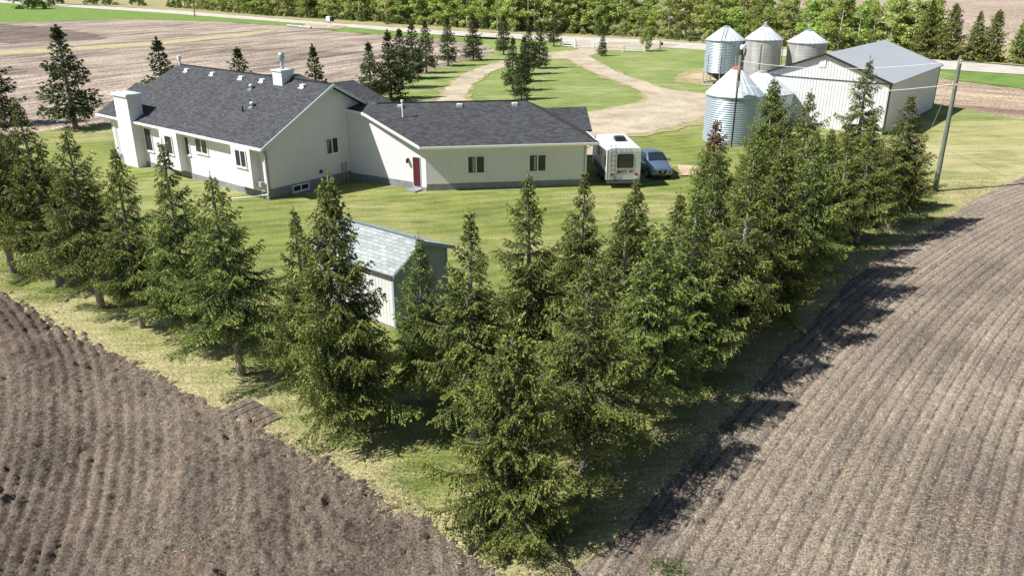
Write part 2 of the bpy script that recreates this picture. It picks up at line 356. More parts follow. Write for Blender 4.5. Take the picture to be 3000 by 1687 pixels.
def fbm(X, Y, sc, seed, octv=4):
    s_ = 0; a = 1; t = 0
    for i in range(octv):
        c_, q_ = math.cos(0.6 + 1.1 * i), math.sin(0.6 + 1.1 * i)
        s_ = s_ + a * vnoise(X * c_ - Y * q_ + 1000, X * q_ + Y * c_ + 1000, sc * 2 ** i, seed + i); t += a; a *= 0.55
    return s_ / t
def gridmesh(name, xs, ys, zf, keep, m, attr=None):
    X, Y = np.meshgrid(xs, ys); D = sdist(X, Y, LAWN); Z = zf(X, Y, D)
    nx, ny = len(xs), len(ys); V = np.stack([X.ravel(), Y.ravel(), Z.ravel()], 1)
    i = np.arange(nx - 1)[None, :] + nx * np.arange(ny - 1)[:, None]
    F = np.stack([i, i + 1, i + 1 + nx, i + nx], -1).reshape(-1, 4)
    K = keep(X, Y, D); K = K.ravel(); F = F[K[F].any(1)]
    used = np.unique(F); remap = np.full(len(V), -1); remap[used] = np.arange(len(used)); V = V[used]; F = remap[F]
    me = bpy.data.meshes.new(name); me.vertices.add(len(V)); me.vertices.foreach_set('co', V.ravel())
    me.loops.add(F.size); me.loops.foreach_set('vertex_index', F.ravel()); me.polygons.add(len(F))
    me.polygons.foreach_set('loop_start', np.arange(len(F)) * 4); me.polygons.foreach_set('loop_total', np.full(len(F), 4))
    me.update(); me.validate(); me.materials.append(m)
    me.polygons.foreach_set('use_smooth', np.ones(len(F), bool))
    if attr:
        a = me.attributes.new(attr[0], 'FLOAT', 'POINT'); a.data.foreach_set('value', attr[1](X, Y, D).ravel()[used].astype(np.float32))
    o = bpy.data.objects.new(name, me); col.objects.link(o); tag(o, kind='structure'); return o
def lawn_z(X, Y, D): return np.clip(D * 0.35, -0.2, 0) + (fbm(X, Y, 2.5, 3) - 0.5) * 0.07 * np.clip(1.6 - Y / 50, 0.25, 1)
ys = [14.0]
while ys[-1] < 186: ys.append(ys[-1] + max(0.22, 0.0075 * ys[-1]))
def dryf(X, Y, D):
    e = np.exp(-np.clip(D, 0, 9) / 2.6)                       # long dry grass at the field edges and under the windbreak
    return np.where(Y < 70, 0.02 + (fbm(X, Y, 0.9, 19) - 0.5) * 0.9 * (e + 0.12) + 0.3 * e + 0.9 * np.exp(-np.clip(D, 0, 9) / 0.5) + (fbm(X, Y, 0.6, 9) - 0.5) * 1.3 * (e + 0.1), 0.1 * e) + 0.35 * np.clip((X - 24) / 12, 0, 1) * (Y < 84)
gridmesh('lawn', np.arange(-62, 68, 0.33), np.array(ys), lawn_z, lambda X, Y, D: (D > -0.9) & (Y < 84) & (X > -62), MT['lawn'], ('dry', dryf))
gridmesh('front_lawn', np.arange(-52, 68, 0.5), np.array([y for y in ys if y > 82]), lawn_z, lambda X, Y, D: (D > -0.9) & (Y >= 83.4), MT['lawn_far'], ('dry', lambda X, Y, D: 0 * X))
def left_z(X, Y, D):
    r = np.hypot(X + 53.6, Y - 6); w = r + (fbm(X, Y, 0.25, 40) - 0.5) * 1.4
    furrow = -0.16 * np.exp(-((np.mod(r + (fbm(X, Y, 0.4, 40) - 0.5) * 0.2, 0.41) - 0.3) / 0.075) ** 2) * np.clip((fbm(X, Y, 0.25, 21) - 0.36) * 5, 0.3, 1)
    big = -0.04 * np.exp(-((np.mod(w + 0.4, 2.34) - 1.17) / 0.2) ** 2)
    lowl = 0.95; furrow = furrow * lowl * np.clip((45.5 - r) / 2.5, 0.1, 1)
    clod = (fbm(X, Y, 3.4, 5, 3) - 0.5) * 0.26 + np.abs(fbm(X, Y, 5.3, 71, 1) - 0.5) * 0.2 + np.abs(fbm(X * 0.8 + Y * 0.6, Y * 0.8 - X * 0.6, 8.7, 72, 1) - 0.5) * 0.16 + np.clip(fbm(X * 0.6 - Y * 0.8, X * 0.8 + Y * 0.6, 3.6, 61, 1) - 0.66, 0, 1) * 0.55 + (np.random.RandomState(2).rand(*X.shape) - 0.5) * 0.05
    return np.clip(-D * 0.35, -0.2, 0.0) + furrow + big + clod * np.clip(0.35 + fbm(X, Y, 0.2, 33), 0.5, 1.2) * 0.85 - 0.03
def right_z(X, Y, D):
    r = np.hypot(X - 124, Y + 58.2); w = r
    row = -0.075 * np.exp(-((np.mod(w, 0.42) - 0.315) / 0.045) ** 2) * np.clip((fbm(X, Y, 1.5, 23) - 0.25) * 3, 0.2, 1)
    big = -0.06 * np.exp(-((np.mod(w + 0.4, 2.6) - 1.3) / 0.17) ** 2)
    return np.clip(-D * 0.35, -0.2, 0.0) + row + big + (fbm(X, Y, 5.0, 15, 2) - 0.5) * 0.09 + np.abs(fbm(X, Y, 8.3, 77, 1) - 0.5) * 0.08 + (np.random.RandomState(3).rand(*X.shape) - 0.5) * 0.04 + 0.03
gridmesh('ploughed_field', np.arange(-32, 3.0, 0.07), np.arange(14, 43, 0.078), left_z, lambda X, Y, D: (D < 0.9) & (X < 0.9) & (Y < 60) & (X > -Y * 0.8), MT['soil_left'])
yr = [13.0]
while yr[-1] < 84: yr.append(yr[-1] + max(0.085, 0.004 * yr[-1]))
gridmesh('stubble_field', np.arange(0.3, 62, 0.078), np.array(yr), right_z, lambda X, Y, D: (D < 0.9) & (X > 0.5) & (X < Y * 0.8) & (Y < 84) & (X > 30 - (84 - Y)), MT['soil_right'])
# fields further off, road and drives
sheet('back_field', [(-300, -60), (-60, 56), (-36, 84), (-30, 87), (-16.4, 98), (-16, 109.6), (-13.4, 120), (-10.4, 132.8), (-3.2, 149.6), (-2.7, 157), (-5.5, 170.3), (-16, 183.8), (-37.7, 202), (-56, 222.8), (-82.4, 242.6), (-109.5, 255.8), (-125.4, 252), (-160, 225), (-300, 170)], -0.05, MT['field_back'], 0.7, 3, 5)
sheet('dark_soil', [(-145, 238), (-128, 226), (-112, 212), (-94, 196), (-90, 184), (-102, 172), (-125, 188), (-150, 215)], -0.035, MT['soil_dark'], 2.2, 2, 31)
sheet('side_field', [(45, 92), (50.5, 82), (200, -60), (260, -60), (260, 60), (66, 107.5), (60.6, 117.5)], -0.10, MT['field_side'], 0.4, 2, 7)
sheet('pasture', [(-500, 60), (-300, 170), (-160, 225), (-125.4, 252), (-109.5, 255.8), (-82.4, 242.6), (-56, 222.8), (-37.7, 202), (-16, 183.8), (-8, 174), (-2, 180), (-18, 197), (-46, 225), (-69, 247), (-122, 294), (-175, 336), (-225, 376), (-600, 700), (-900, 500)], -0.03, MT['verge'], 0.8, 3, 8)
sheet('side_verge', [(60.6, 117.5), (66, 106.5), (200, 10), (260, 20), (260, 60), (76, 122), (65, 128)], -0.04, MT['verge'], 0.5, 2, 9)
road_far = [(-600, 760), (-236, 400), (-203, 370), (-150, 330), (-121, 307), (-50, 237), (-18, 209), (1, 197), (28.8, 181.5), (43, 167), (71.4, 140.4), (82, 129), (170, 50), (260, -30)]
road_near = [(260, -45), (165, 36), (76, 119.5), (65, 128), (40, 155.5), (19, 171.5), (-2, 186), (-16.8, 195), (-46, 223), (-69, 244.5), (-118, 289), (-170, 331), (-222, 372), (-600, 735)]
sheet('road', road_far + road_near, 0.03, MT['gravel_road'], 0.25, 3, 11)
sheet('woodland_floor', [(-600, 765), (-236, 402), (-121, 308), (-50, 238), (-18, 210), (1, 198), (28.8, 182.5), (43, 168), (71.4, 141.4), (84, 130), (104, 112), (150, 150), (95, 168), (66, 205), (20, 240), (-60, 300), (-200, 440), (-560, 800)], 0.0, MT['weedy'], 0.6, 3, 12)
def strip(pa, pb, name, z, m, seed):
    a = catmull(pa); b = catmull(pb); n = min(len(a), len(b))
    a2 = [p + (p - b[min(i, len(b) - 1)]).normalized() * 0.55 for i, p in enumerate(a)]; b2 = [p + (p - a[min(i, len(a) - 1)]).normalized() * 0.55 for i, p in enumerate(b)]
    sheet(name + '_edge', [(p.x, p.y) for p in a2] + [(p.x, p.y) for p in reversed(b2)], z - 0.012, MT['weedy'], 0.6, 0.6, seed + 50)
    sheet(name, [(p.x, p.y) for p in a] + [(p.x, p.y) for p in reversed(b)], z, m, 0.35, 0.6, seed)
strip([(-12, 80), (-9.8, 88), (-8.7, 95.6), (-8.5, 105.8), (-7.3, 120), (-4.8, 130), (-1.2, 138.5), (2.9, 144.9), (6, 151.5), (14.6, 160.8)],
      [(-8, 80), (-6.3, 88), (-5.5, 95.9), (-5.3, 109.5), (-2.9, 124.8), (0.2, 135), (4.8, 141), (9.6, 142.5), (13.0, 146.5), (18.5, 158)], 'driveway', 0.05, MT['gravel_drive'], 14)
sheet('gate_apron', [(12.6, 159), (10, 181), (34, 170), (24, 155), (18.4, 157.5)], 0.055, MT['gravel_drive'], 0.3, 1.5, 15)
strip([(9.3, 142.5), (12.4, 122.4), (15.35, 109.5), (16.3, 101.5), (14.8, 94), (8, 87.5), (2, 84)],
      [(13.2, 147), (15.9, 122.4), (18.6, 110.3), (21, 104), (26, 100.5), (34, 98.5), (42, 97)], 'farm_track', 0.06, MT['gravel_drive'], 16)
sheet('yard_edge', [(2, 76), (2, 75.2), (7.6, 75.1), (10, 74.2), (14, 76.2), (18.2, 80.7), (21.7, 85.2), (26, 87), (32, 91), (44, 96.2), (42, 97.2), (25, 90), (14, 79), (8, 77.5)], 0.05, MT['weedy'], 0.8, 0.7, 71)
sheet('yard', [(2, 84.5), (2, 76), (7.6, 76.2), (10, 75.4), (13.4, 77.2), (17.2, 81.5), (20.7, 86), (25, 88), (30, 92), (42, 97.2), (30, 99.5), (20, 101), (14.5, 94.5), (8, 88)], 0.065, MT['gravel_drive'], 0.35, 1.2, 17)
sheet('field_track', [(-110, 138), (-89.6, 150), (-71.8, 168), (-60.4, 192.6), (-56.7, 221), (-66.6, 195), (-73.4, 180), (-85.5, 165), (-98, 156), (-125, 146)], -0.03, MT['track'], 0.3, 2, 18)
sheet('field_approach', [(-54.5, 217), (-56.5, 236), (-43, 224), (-43.4, 214.5)], 0.04, MT['gravel_drive'], 0.4, 1.5, 19)
sheet('dirt_patch', [(21.8, 113.5), (25, 109.5), (29, 107), (40, 108), (46, 112), (47, 122), (40, 128), (30, 129), (24.6, 124)], 0.045, MT['weedy'], 0.9, 1.2, 20)
sheet('bare_dirt', [(24.5, 117), (28, 114), (36, 113.5), (42, 116), (41, 122), (33, 125), (26.5, 122.5)], 0.055, MT['dirt'], 0.8, 1.0, 22)
sheet('parking_dirt', [(12.4, 59.6), (13.8, 59.2), (15.6, 60.6), (15.2, 62.3), (13.2, 63)], 0.075, MT['dirt'], 0.3, 0.5, 21)
sheet('garage_apron', [(3, 66), (7.5, 66.5), (8.6, 78), (2, 78)], 0.07, MT['gravel_drive'], 0.3, 1, 23)

# ------------------------------------------------------------------ the house
HX, HY, HA = -16.36, 53.08, 51.4
house = root('house', (HX, HY, 0), R(HA), 'long cream stucco bungalow with dark shingle roofs, two chimneys and an angled garage wing', 'house')
hinv = inv(HX, HY, HA); G2 = frame(-5.97, 55.34, 7.5)
gt = lambda p: hinv(G2(p))                      # garage frame -> house frame
wt = lambda p: hinv(p)                          # world -> house frame
def pl(u): return 3.62 + 0.549 * (u + 0.45)     # near slope of the main roof
w = MB()                                         # walls of the main block (closed outline, walls 0.2 thick)
def wallrun(mb, pts, z0, th=0.2):
    """pts: list of (x,y,ztop); a vertical wall along them, thickness inward (left side)"""
    for (x0, y0, t0), (x1, y1, t1) in zip(pts[:-1], pts[1:]):
        d = Vector((x1 - x0, y1 - y0, 0)).normalized(); n = Vector((-d.y, d.x, 0)) * th
        a = Vector((x0, y0, 0)); b = Vector((x1, y1, 0))
        q = lambda p, z: (p.x, p.y, z)
        mb.add([q(a, z0), q(b, z0), q(b, t1), q(a, t0), q(a + n, z0), q(b + n, z0), q(b + n, t1), q(a + n, t0)],
               [(0, 1, 2, 3), (5, 4, 7, 6), (3, 2, 6, 7), (1, 5, 6, 2), (4, 0, 3, 7)])
wallrun(w, [(0, 20.6, 3.5), (0, 0, 3.5), (5.8, 0, 6.85), (11.6, 0, 3.65), (11.6, 20.6, 3.65), (5.8, 20.6, 6.3), (0, 20.6, 3.5)], 0)
w.box(-0.6, -0.001, 9.75, 12.1, 0.6, 3.55); w.box(-0.6, -0.001, 0.8, 2.95, 0.72, 3.55)      # two bays on the back wall
w.build('wall', MT['stucco'], house)
fd = MB(); fd.box(-0.03, 11.6, -0.03, -0.002, 0, 0.66); fd.box(-0.035, -0.002, -0.03, 15.7, 0, 0.42); fd.box(-0.035, -0.002, 17.85, 20.6, 0, 0.42); fd.build('foundation', MT['concrete'], house)
# garage wing walls
gw = MB(gt); inn_z = 5.05
gi = inv(-5.97, 55.34, 7.5); ip = gi((-11.84, 58.70, 0)); bp = gi((-10.22, 57.77, 0))
wallrun(gw, [(ip.x, ip.y, 5.02), (bp.x, bp.y, 4.88), (0, 0, 3.12), (11.35, 0, 3.12), (11.35, 3.6, 3.12), (11.35, 8.9, 3.12), (0, 8.9, 3.12), (-3.5, 8.9, 3.12)], 0)
gw.add([(12.25, 4.0, 0), (12.25, 8.0, 0), (12.25, 8.0, 3.1), (12.25, 6.0, 4.4), (12.25, 4.0, 3.1), (11.36, 4.0, 0), (11.36, 4.0, 3.1), (11.36, 8.0, 0), (11.36, 8.0, 3.1)], [(0, 1, 2, 3, 4), (5, 0, 4, 6), (1, 7, 8, 2)])
gw.build('wall', MT['stucco'], house)
gf = MB(gt); gf.box(0.0, 11.37, -0.03, -0.002, 0, 0.47)
dd = Vector((ip.x, ip.y, 0)).normalized(); dn = Vector((dd.y, -dd.x, 0)) * -1    # outward normal of the door wall
if dn.y > 0: dn = -dn
Ld = Vector((ip.x, ip.y, 0)).length
DW = lambda t, o, z: (dd.x * t + dn.x * o, dd.y * t + dn.y * o, z)               # along door wall from corner, outwards, up
def dwbox(mb, t0, t1, o0, o1, z0, z1):
    mb.add([DW(t0, o1, z0), DW(t1, o1, z0), DW(t1, o0, z0), DW(t0, o0, z0), DW(t0, o1, z1), DW(t1, o1, z1), DW(t1, o0, z1), DW(t0, o0, z1)],
           [(3, 2, 1, 0), (4, 5, 6, 7), (0, 1, 5, 4), (1, 2, 6, 5), (2, 3, 7, 6), (3, 0, 4, 7)])
dwbox(gf, 0.0, 0.42, 0.002, 0.03, 0, 0.24); dwbox(gf, 1.14, Ld, 0.002, 0.03, 0, 0.5)
gf.build('foundation', MT['concrete'], house)

def wbox(mb, f, s0, s1, o0, o1, z0, z1):
    p = [f(s0, o0, z0), f(s1, o0, z0), f(s1, o1, z0), f(s0, o1, z0), f(s0, o0, z1), f(s1, o0, z1), f(s1, o1, z1), f(s0, o1, z1)]
    mb.add(p, [(3, 2, 1, 0), (4, 5, 6, 7), (0, 1, 5, 4), (1, 2, 6, 5), (2, 3, 7, 6), (3, 0, 4, 7)])
def window(parent, f, s0, s1, z0, z1, sashes=2, curtain=False, tf=None, fr=0.07):
    """f(s, outward, z) -> point. frame is the part, panes and sill are sub-parts"""
    a = MB(tf)
    wbox(a, f, s0, s1, 0.002, 0.07, z1 - fr, z1); wbox(a, f, s0, s1, 0.002, 0.07, z0, z0 + fr)
    zi0, zi1 = z0 + fr, z1 - fr
    wbox(a, f, s0, s0 + fr, 0.002, 0.068, zi0, zi1); wbox(a, f, s1 - fr, s1, 0.002, 0.068, zi0, zi1)
    for k in range(1, sashes):
        c = s0 + (s1 - s0) * k / sashes; wbox(a, f, c - fr * 0.55, c + fr * 0.55, 0.002, 0.066, zi0, zi1)
    wf = a.build('window', MT['white'], parent)
    g = MB(tf); wbox(g, f, s0 + fr, s1 - fr, 0.004, 0.03, zi0, zi1); g.build('pane', MT['glass'], wf)
    if curtain:
        c_ = MB(tf); m_ = s0 + (s1 - s0) * 0.3; wbox(c_, f, m_, m_ + (s1 - s0) * 0.12, 0.03, 0.036, zi0 + 0.05, zi1 - 0.1); c_.build('curtain', MT['curtain'], wf)
    sl = MB(tf); wbox(sl, f, s0 - 0.05, s1 + 0.05, 0.002, 0.11, z0 - 0.05, z0 - 0.002); sl.build('sill', MT['white'], wf)
    return wf
back = lambda s, o, z: (-o, s, z)               # back wall of the main block (u = 0)
bay = lambda s, o, z: (-0.6 - o, s, z)
gab = lambda s, o, z: (s, -o, z)
window(house, back, 14.35, 15.45, 1.30, 3.12, 1); window(house, back, 9.10, 9.70, 1.75, 3.15, 1)
window(house, back, 6.72, 8.30, 2.10, 3.2, 2); window(house, bay, 10.35, 11.4, 1.7, 3.12, 1); window(house, bay, 1.2, 2.45, 2.05, 3.25, 2)
window(house, gab, 5.05, 6.2, 2.15, 3.32, 2)
window(house, lambda s, o, z: (s, -0.03 - o, z), 1.9, 3.3, 0.08, 0.56, 2)
gwf = lambda s, o, z: (s, -o, z)
window(house, gwf, 2.87, 4.12, 1.13, 2.40, 2, True, gt); window(house, gwf, 7.20, 8.47, 1.12, 2.38, 2, True, gt)
# window well kerb and wall vent
x = MB(); x.box(1.75, 3.5, -0.45, -0.32, -0.1, 0.1); x.box(3.4, 3.5, -0.32, -0.04, -0.1, 0.1); x.build('window_well', MT['concrete'], house)
x = MB(); x.box(4.35, 4.55, -0.1, -0.002, 0.98, 1.2); x.build('wall_vent', MT['dark'], house)
# burgundy door in the angled wall
dr = MB(gt); dwbox(dr, 0.52, 1.05, 0.0, 0.0, 0, 0)
dr = MB(gt); dwbox(dr, 0.44, 1.12, 0.004, 0.04, 0.22, 2.36); frm = dr.build('door_frame', MT['white'], house)
dr = MB(gt); dwbox(dr, 0.50, 1.06, 0.04, 0.075, 0.27, 2.30)
for (za, zb) in ((0.38, 0.82), (0.95, 1.5), (1.62, 1.98), (2.06, 2.24)):
    for (ta, tb) in ((0.54, 0.76), (0.80, 1.02)): dwbox(dr, ta, tb, 0.075, 0.088, za, zb)
door = dr.build('door', MT['door'], house)
dr = MB(gt); dwbox(dr, 0.98, 1.03, 0.09, 0.14, 1.18, 1.24); dr.build('handle', MT['chrome'], door)
dr = MB(gt); dwbox(dr, 0.35, 1.25, 0.03, 0.9, 0.0, 0.10); dr.build('step', MT['concrete'], house)
dr = MB(gt); dwbox(dr, 1.42, 1.52, 0.0, 0.16, 2.1, 2.16); dwbox(dr, 1.40, 1.54, 0.08, 0.22, 1.84, 2.10); dr.build('wall_lamp', MT['dark'], house)
# roofs
rf = MB()
rf.slab([(-0.5, -0.5, pl(-0.5)), (3.2, -0.5, pl(3.2)), (5.8, -0.5, pl(5.8)), (5.8, 19.2, pl(5.8)), (3.2, 19.9, pl(3.2)), (3.2, 21.7, pl(3.2)), (-0.5, 21.7, pl(-0.5))], 0.14)
rf.slab([(5.8, -0.5, pl(5.8)), (12.1, -0.5, pl(-0.5)), (12.1, 21.0, pl(-0.5)), (5.8, 19.2, pl(5.8))], 0.14)
rf.slab([(3.2, 19.9, pl(3.2) - 0.01), (5.8, 19.2, pl(5.8) - 0.01), (12.1, 21.0, pl(-0.5) - 0.01), (3.2, 21.6, pl(3.2) - 0.4)], 0.12)
rf.build('roof', MT['shingle'], house)
wr = MB()                                        # front wing roofs showing over the ridge
wr.slab([(5.9, 4.8, 7.3), (6.9, 4.8, 7.28), (8.6, 1.6, 5.6), (5.85, 1.2, 7.02)], 0.1)
wr.slab([(5.9, 4.8, 7.3), (6.9, 4.8, 7.28), (8.6, 8.5, 5.6), (5.85, 8.6, 7.02)], 0.1)
wr.slab([(6.9, 4.8, 7.28), (9.5, 1.8, 5.4), (9.5, 8.0, 5.4)], 0.1)
wr.slab([(7.6, 4.6, 6.32), (12.0, 4.6, 6.32), (13.4, -0.2, 4.1), (9.6, -0.2, 4.1)], 0.12)
wr.slab([(7.6, 4.6, 6.32), (12.0, 4.6, 6.32), (12.0, 9.4, 4.0), (7.6, 9.4, 4.0)], 0.12)
wr.slab([(12.0, 4.6, 6.32), (13.4, -0.2, 4.1), (13.4, 9.4, 4.0), (12.0, 9.4, 4.0)], 0.12)
wr.build('roof', MT['shingle'], house)
x = MB(); wallrun(x, [(11.65, 0.1, 3.9), (13.0, 0.1, 3.9), (13.0, 9.2, 3.9)], 0); x.build('wall', MT['stucco'], house)
gr = MB(gt); gs = 0.45; gz = lambda b: 3.2 + gs * (b + 0.45)
LE = gi((-12.45, 59.1, 0)); BE = gi((-10.45, 57.60, 0)); far = gi((-10.5, 59.9, 0))
gr.slab([(-0.35, -0.45, gz(-0.45)), (12.05, -0.45, gz(-0.45)), (7.62, 4.48, gz(4.48)), (-3.2, 4.48, gz(4.48)), (BE.x, BE.y, 5.02)], 0.14)
gr.slab([(BE.x, BE.y, 5.03), (-3.2, 4.48, 5.43), (far.x + 0.4, far.y, 5.48), (LE.x, LE.y, 5.2)], 0.14)
gr.slab([(7.62, 4.48, gz(4.48)), (-3.2, 4.48, gz(4.48)), (-5.2, 9.4, 3.2), (12.05, 9.4, 3.2)], 0.14)
gr.slab([(12.05, -0.45, gz(-0.45)), (7.62, 4.48, gz(4.48)), (12.05, 9.4, 3.2)], 0.14)
gr.slab([(8.4, 6.0, 4.62), (12.55, 6.0, 4.62), (12.55, 3.75, 3.25), (10.6, 3.75, 3.25)], 0.12)
gr.slab([(8.4, 6.0, 4.62), (12.55, 6.0, 4.62), (12.55, 8.25, 3.25), (10.6, 8.25, 3.25)], 0.12)
gr.build('roof', MT['shingle'], house)
# ridge caps
x = MB(); x.tube([(5.8, -0.48, pl(5.8) + 0.0), (5.8, 19.2, pl(5.8) + 0.0)], 0.07, 6); x.build('ridge_cap', MT['shingle'], house)
x = MB(gt); x.tube([(-3.2, 4.48, gz(4.48)), (7.62, 4.48, gz(4.48)), (12.03, -0.43, gz(-0.45))], 0.07, 6); x.build('ridge_cap', MT['shingle'], house)
# fascia, rake boards, gutters
def board(mb, a, b, drop, th, side):
    A = Vector(a); B = Vector(b); d = (B - A); n = Vector((-d.y, d.x, 0)).normalized() * th * side
    D = Vector((0, 0, drop))
    mb.add([A, B, B + n, A + n, A - D, B - D, B + n - D, A + n - D], [(0, 1, 2, 3), (7, 6, 5, 4), (0, 4, 5, 1), (2, 6, 7, 3), (0, 3, 7, 4), (1, 5, 6, 2)])
x = MB(); board(x, (-0.52, -0.505, pl(-0.5) + 0.02), (5.8, -0.505, pl(5.8) + 0.02), 0.22, 0.05, -1); board(x, (5.8, -0.505, pl(5.8) + 0.02), (12.1, -0.505, pl(-0.5) + 0.02), 0.22, 0.05, -1)
x.build('rake_board', MT['fascia'], house)
x = MB(); board(x, (-0.505, 21.7, pl(-0.5) - 0.02), (-0.505, -0.5, pl(-0.5) - 0.02), 0.15, 0.11, -1); x.build('gutter', MT['white'], house)
x = MB(gt); board(x, (-0.35, -0.455, gz(-0.45) - 0.02), (12.05, -0.455, gz(-0.45) - 0.02), 0.14, 0.1, -1); board(x, (12.055, -0.45, gz(-0.45) - 0.02), (12.055, 3.75, gz(-0.45) - 0.02), 0.14, 0.1, -1)
x.build('gutter', MT['white'], house)
x = MB(gt); board(x, (BE.x, BE.y, 5.04), (-0.38, -0.46, gz(-0.45) + 0.02), 0.2, 0.05, -1); board(x, (LE.x, LE.y, 5.21), (BE.x, BE.y, 5.04), 0.2, 0.08, -1); x.build('rake_board', MT['white'], house)
# soffits
x = MB(); x.box(-0.5, 0.0, -0.3, 20.6, 3.36, 3.40); x.build('soffit', MT['white'], house)
x = MB(gt); x.box(-0.2, 12.0, -0.44, 0.0, 2.98, 3.02); x.build('soffit', MT['white'], house)
# chimneys
ch = MB(); ch.box(-0.78, 0.32, 15.75, 17.8, 0, 5.42); chim = ch.build('chimney', MT['stucco'], house)
x = MB(); x.box(-0.9, 0.44, 15.62, 17.93, 5.42, 5.55); x.box(-0.84, 0.38, 15.68, 17.87, 5.55, 5.62); x.build('chimney_cap', MT['fascia'], chim)
ch = MB(); ch.box(5.0, 6.1, 4.2, 5.25, 6.3, 7.6); chim = ch.build('chimney', MT['white'], house)
x = MB(); x.box(4.93, 6.17, 4.13, 5.32, 7.6, 7.70); x.build('chimney_cap', MT['fascia'], chim)
x = MB(); x.lathe([(0.13, 7.7), (0.13, 8.35), (0.2, 8.36), (0.24, 8.5), (0.24, 8.72), (0.16, 8.85), (0.0, 8.88)], 16, (5.55, 4.75), cap=False); x.build('flue', MT['galv'], chim)
x = MB(); x.tube([(5.75, 18.9, 6.9), (5.75, 18.9, 7.45)], 0.1, 10); x.tube([(5.75, 18.9, 7.45), (5.75, 18.9, 7.75)], 0.17, 10); x.build('vent_pipe', MT['white'], house)
for v in (17.06, 13.36, 9.52, 5.98 + 0.9, 2.14):
    x = MB(); z = pl(5.25); x.box(5.1, 5.42, v - 0.2, v + 0.2, z - 0.1, z + 0.13); x.box(4.98, 5.5, v - 0.26, v + 0.26, z - 0.16, z - 0.08); x.build('roof_vent', MT['white'], house)
for a_, b_ in ((-1.57, 4.0), (2.70, 4.0), (6.75, 4.0)):
    x = MB(gt); z = gz(b_); x.box(a_ - 0.2, a_ + 0.2, b_ - 0.16, b_ + 0.2, z - 0.1, z + 0.13); x.build('roof_vent', MT['white'], house)
for u, v in ((4.36, 7.08), (2.76, 4.85)):
    x = MB(); z = pl(u); x.box(u - 0.24, u + 0.1, v - 0.2, v + 0.2, z - 0.16, z - 0.02); x.lathe([(0.1, z - 0.1), (0.1, z + 0.1), (0.17, z + 0.12), (0.19, z + 0.24), (0.12, z + 0.32), (0, z + 0.34)], 14, (u, v), cap=False); x.build('turbine_vent', MT['galv'], house)
x = MB(); x.tube([(2.14, 5.15, pl(2.14) - 0.05), (2.14, 5.15, pl(2.14) + 0.38)], 0.06, 8); x.build('plumbing_pipe', MT['dark'], house)
x = MB(gt); z = gz(2.5); x.tube([(-1.42, 2.5, z - 0.05), (-1.42, 2.5, z + 1.25)], 0.055, 8); x.box(-1.75, -1.1, 2.25, 2.75, z - 0.08, z + 0.05); x.lathe([(0.15, z), (0.07, z + 0.25)], 10, (-1.42, 2.5)); x.tube([(-1.42, 2.5, z + 1.25), (-1.42, 2.5, z + 1.4)], 0.1, 8); x.build('vent_pipe', MT['white'], house)
# downspouts, meter, gas meter
x = MB(); x.tube([(-0.55, 0.35, 3.35), (-0.12, -0.12, 3.05), (-0.1, -0.12, 0.5), (-0.15, -0.1, 0.38), (-1.2, 1.1, 0.2), (-2.6, 2.2, 0.12)], 0.055, 6); x.build('downspout', MT['white'], house)
x = MB(); x.tube([(-0.55, 20.2, 3.35), (-0.1, 19.9, 3.0), (-0.1, 19.8, 0.3)], 0.055, 6); x.build('downspout', MT['white'], house)
x = MB(gt); x.tube([(11.7, -0.5, 3.05), (11.3, -0.08, 2.7), (11.3, -0.08, 0.3)], 0.05, 6); x.build('downspout', MT['white'], house)
x = MB(); x.box(-0.35, -0.1, 0.25, 0.55, 0.85, 1.2); x.tube([(-0.2, 0.4, 0), (-0.2, 0.4, 0.9)], 0.03, 6); x.tube([(-0.2, 0.1, 0.6), (-0.2, 0.6, 0.6), (-0.2, 0.6, 1.1)], 0.03, 6); x.build('gas_meter', MT['galv_old'], house)
x = MB(); x.box(6.35, 6.65, -0.16, -0.03, 0.75, 1.35); x.tube([(6.4, -0.12, -0.1), (6.4, -0.12, 0.8)], 0.035, 6); x.tube([(6.75, -0.12, -0.1), (6.75, -0.12, 1.5)], 0.035, 6); x.build('power_meter', MT['galv_old'], house)

# ------------------------------------------------------------------ big steel shed
BX, BY, BA = 34.57, 75.54, 51.55
barn = root('machine_shed', (BX, BY, 0), R(BA), 'large pale ribbed steel machine shed with grey roof and black trim', 'shed')
BW, BL, BR_ = 12.15, 18.7, 6.1                  # front width (+v), length (+u), ridge position
def ribwall(mb, p0, p1, ztop, z0=0.0, pitch=0.3, dep=0.035):
    a = Vector((*p0, 0)); b = Vector((*p1, 0)); L = (b - a).length; d = (b - a) / L; n = Vector((d.y, -d.x, 0))
    s = [0.0]; o = [0.0]; k = 0.0
    while k + pitch < L:
        for q, e in ((pitch - 0.07, 0), (pitch - 0.05, 1), (pitch - 0.02, 1), (pitch - 0.0, 0)): s.append(k + q); o.append(e * dep)
        k += pitch
    s.append(L); o.append(0)
    vs = []; fs = []
    for i, (t, e) in enumerate(zip(s, o)):
        p = a + d * t + n * e; vs += [(p.x, p.y, z0), (p.x, p.y, ztop(t / L))]
        if i: fs.append((2 * i - 2, 2 * i, 2 * i + 1, 2 * i - 1))
    mb.add(vs, fs)
ez, pz = 4.72, 6.92
gtop = lambda t: ez + (pz - ez) * (1 - abs(t * BW - BR_) / BR_) if t * BW < 2 * BR_ else ez
w = MB(); ribwall(w, (0, BW), (0, 0), lambda t: gtop(1 - t) - 0.03)
w.build('front_wall', MT['barn_wall'], barn)
w = MB(); ribwall(w, (0, 0), (BL, 0), lambda t: ez); ribwall(w, (BL, 0), (BL, BW), lambda t: gtop(t) - 0.03); ribwall(w, (BL, BW), (0, BW), lambda t: ez); w.build('side_wall', MT['barn_wall'], barn)
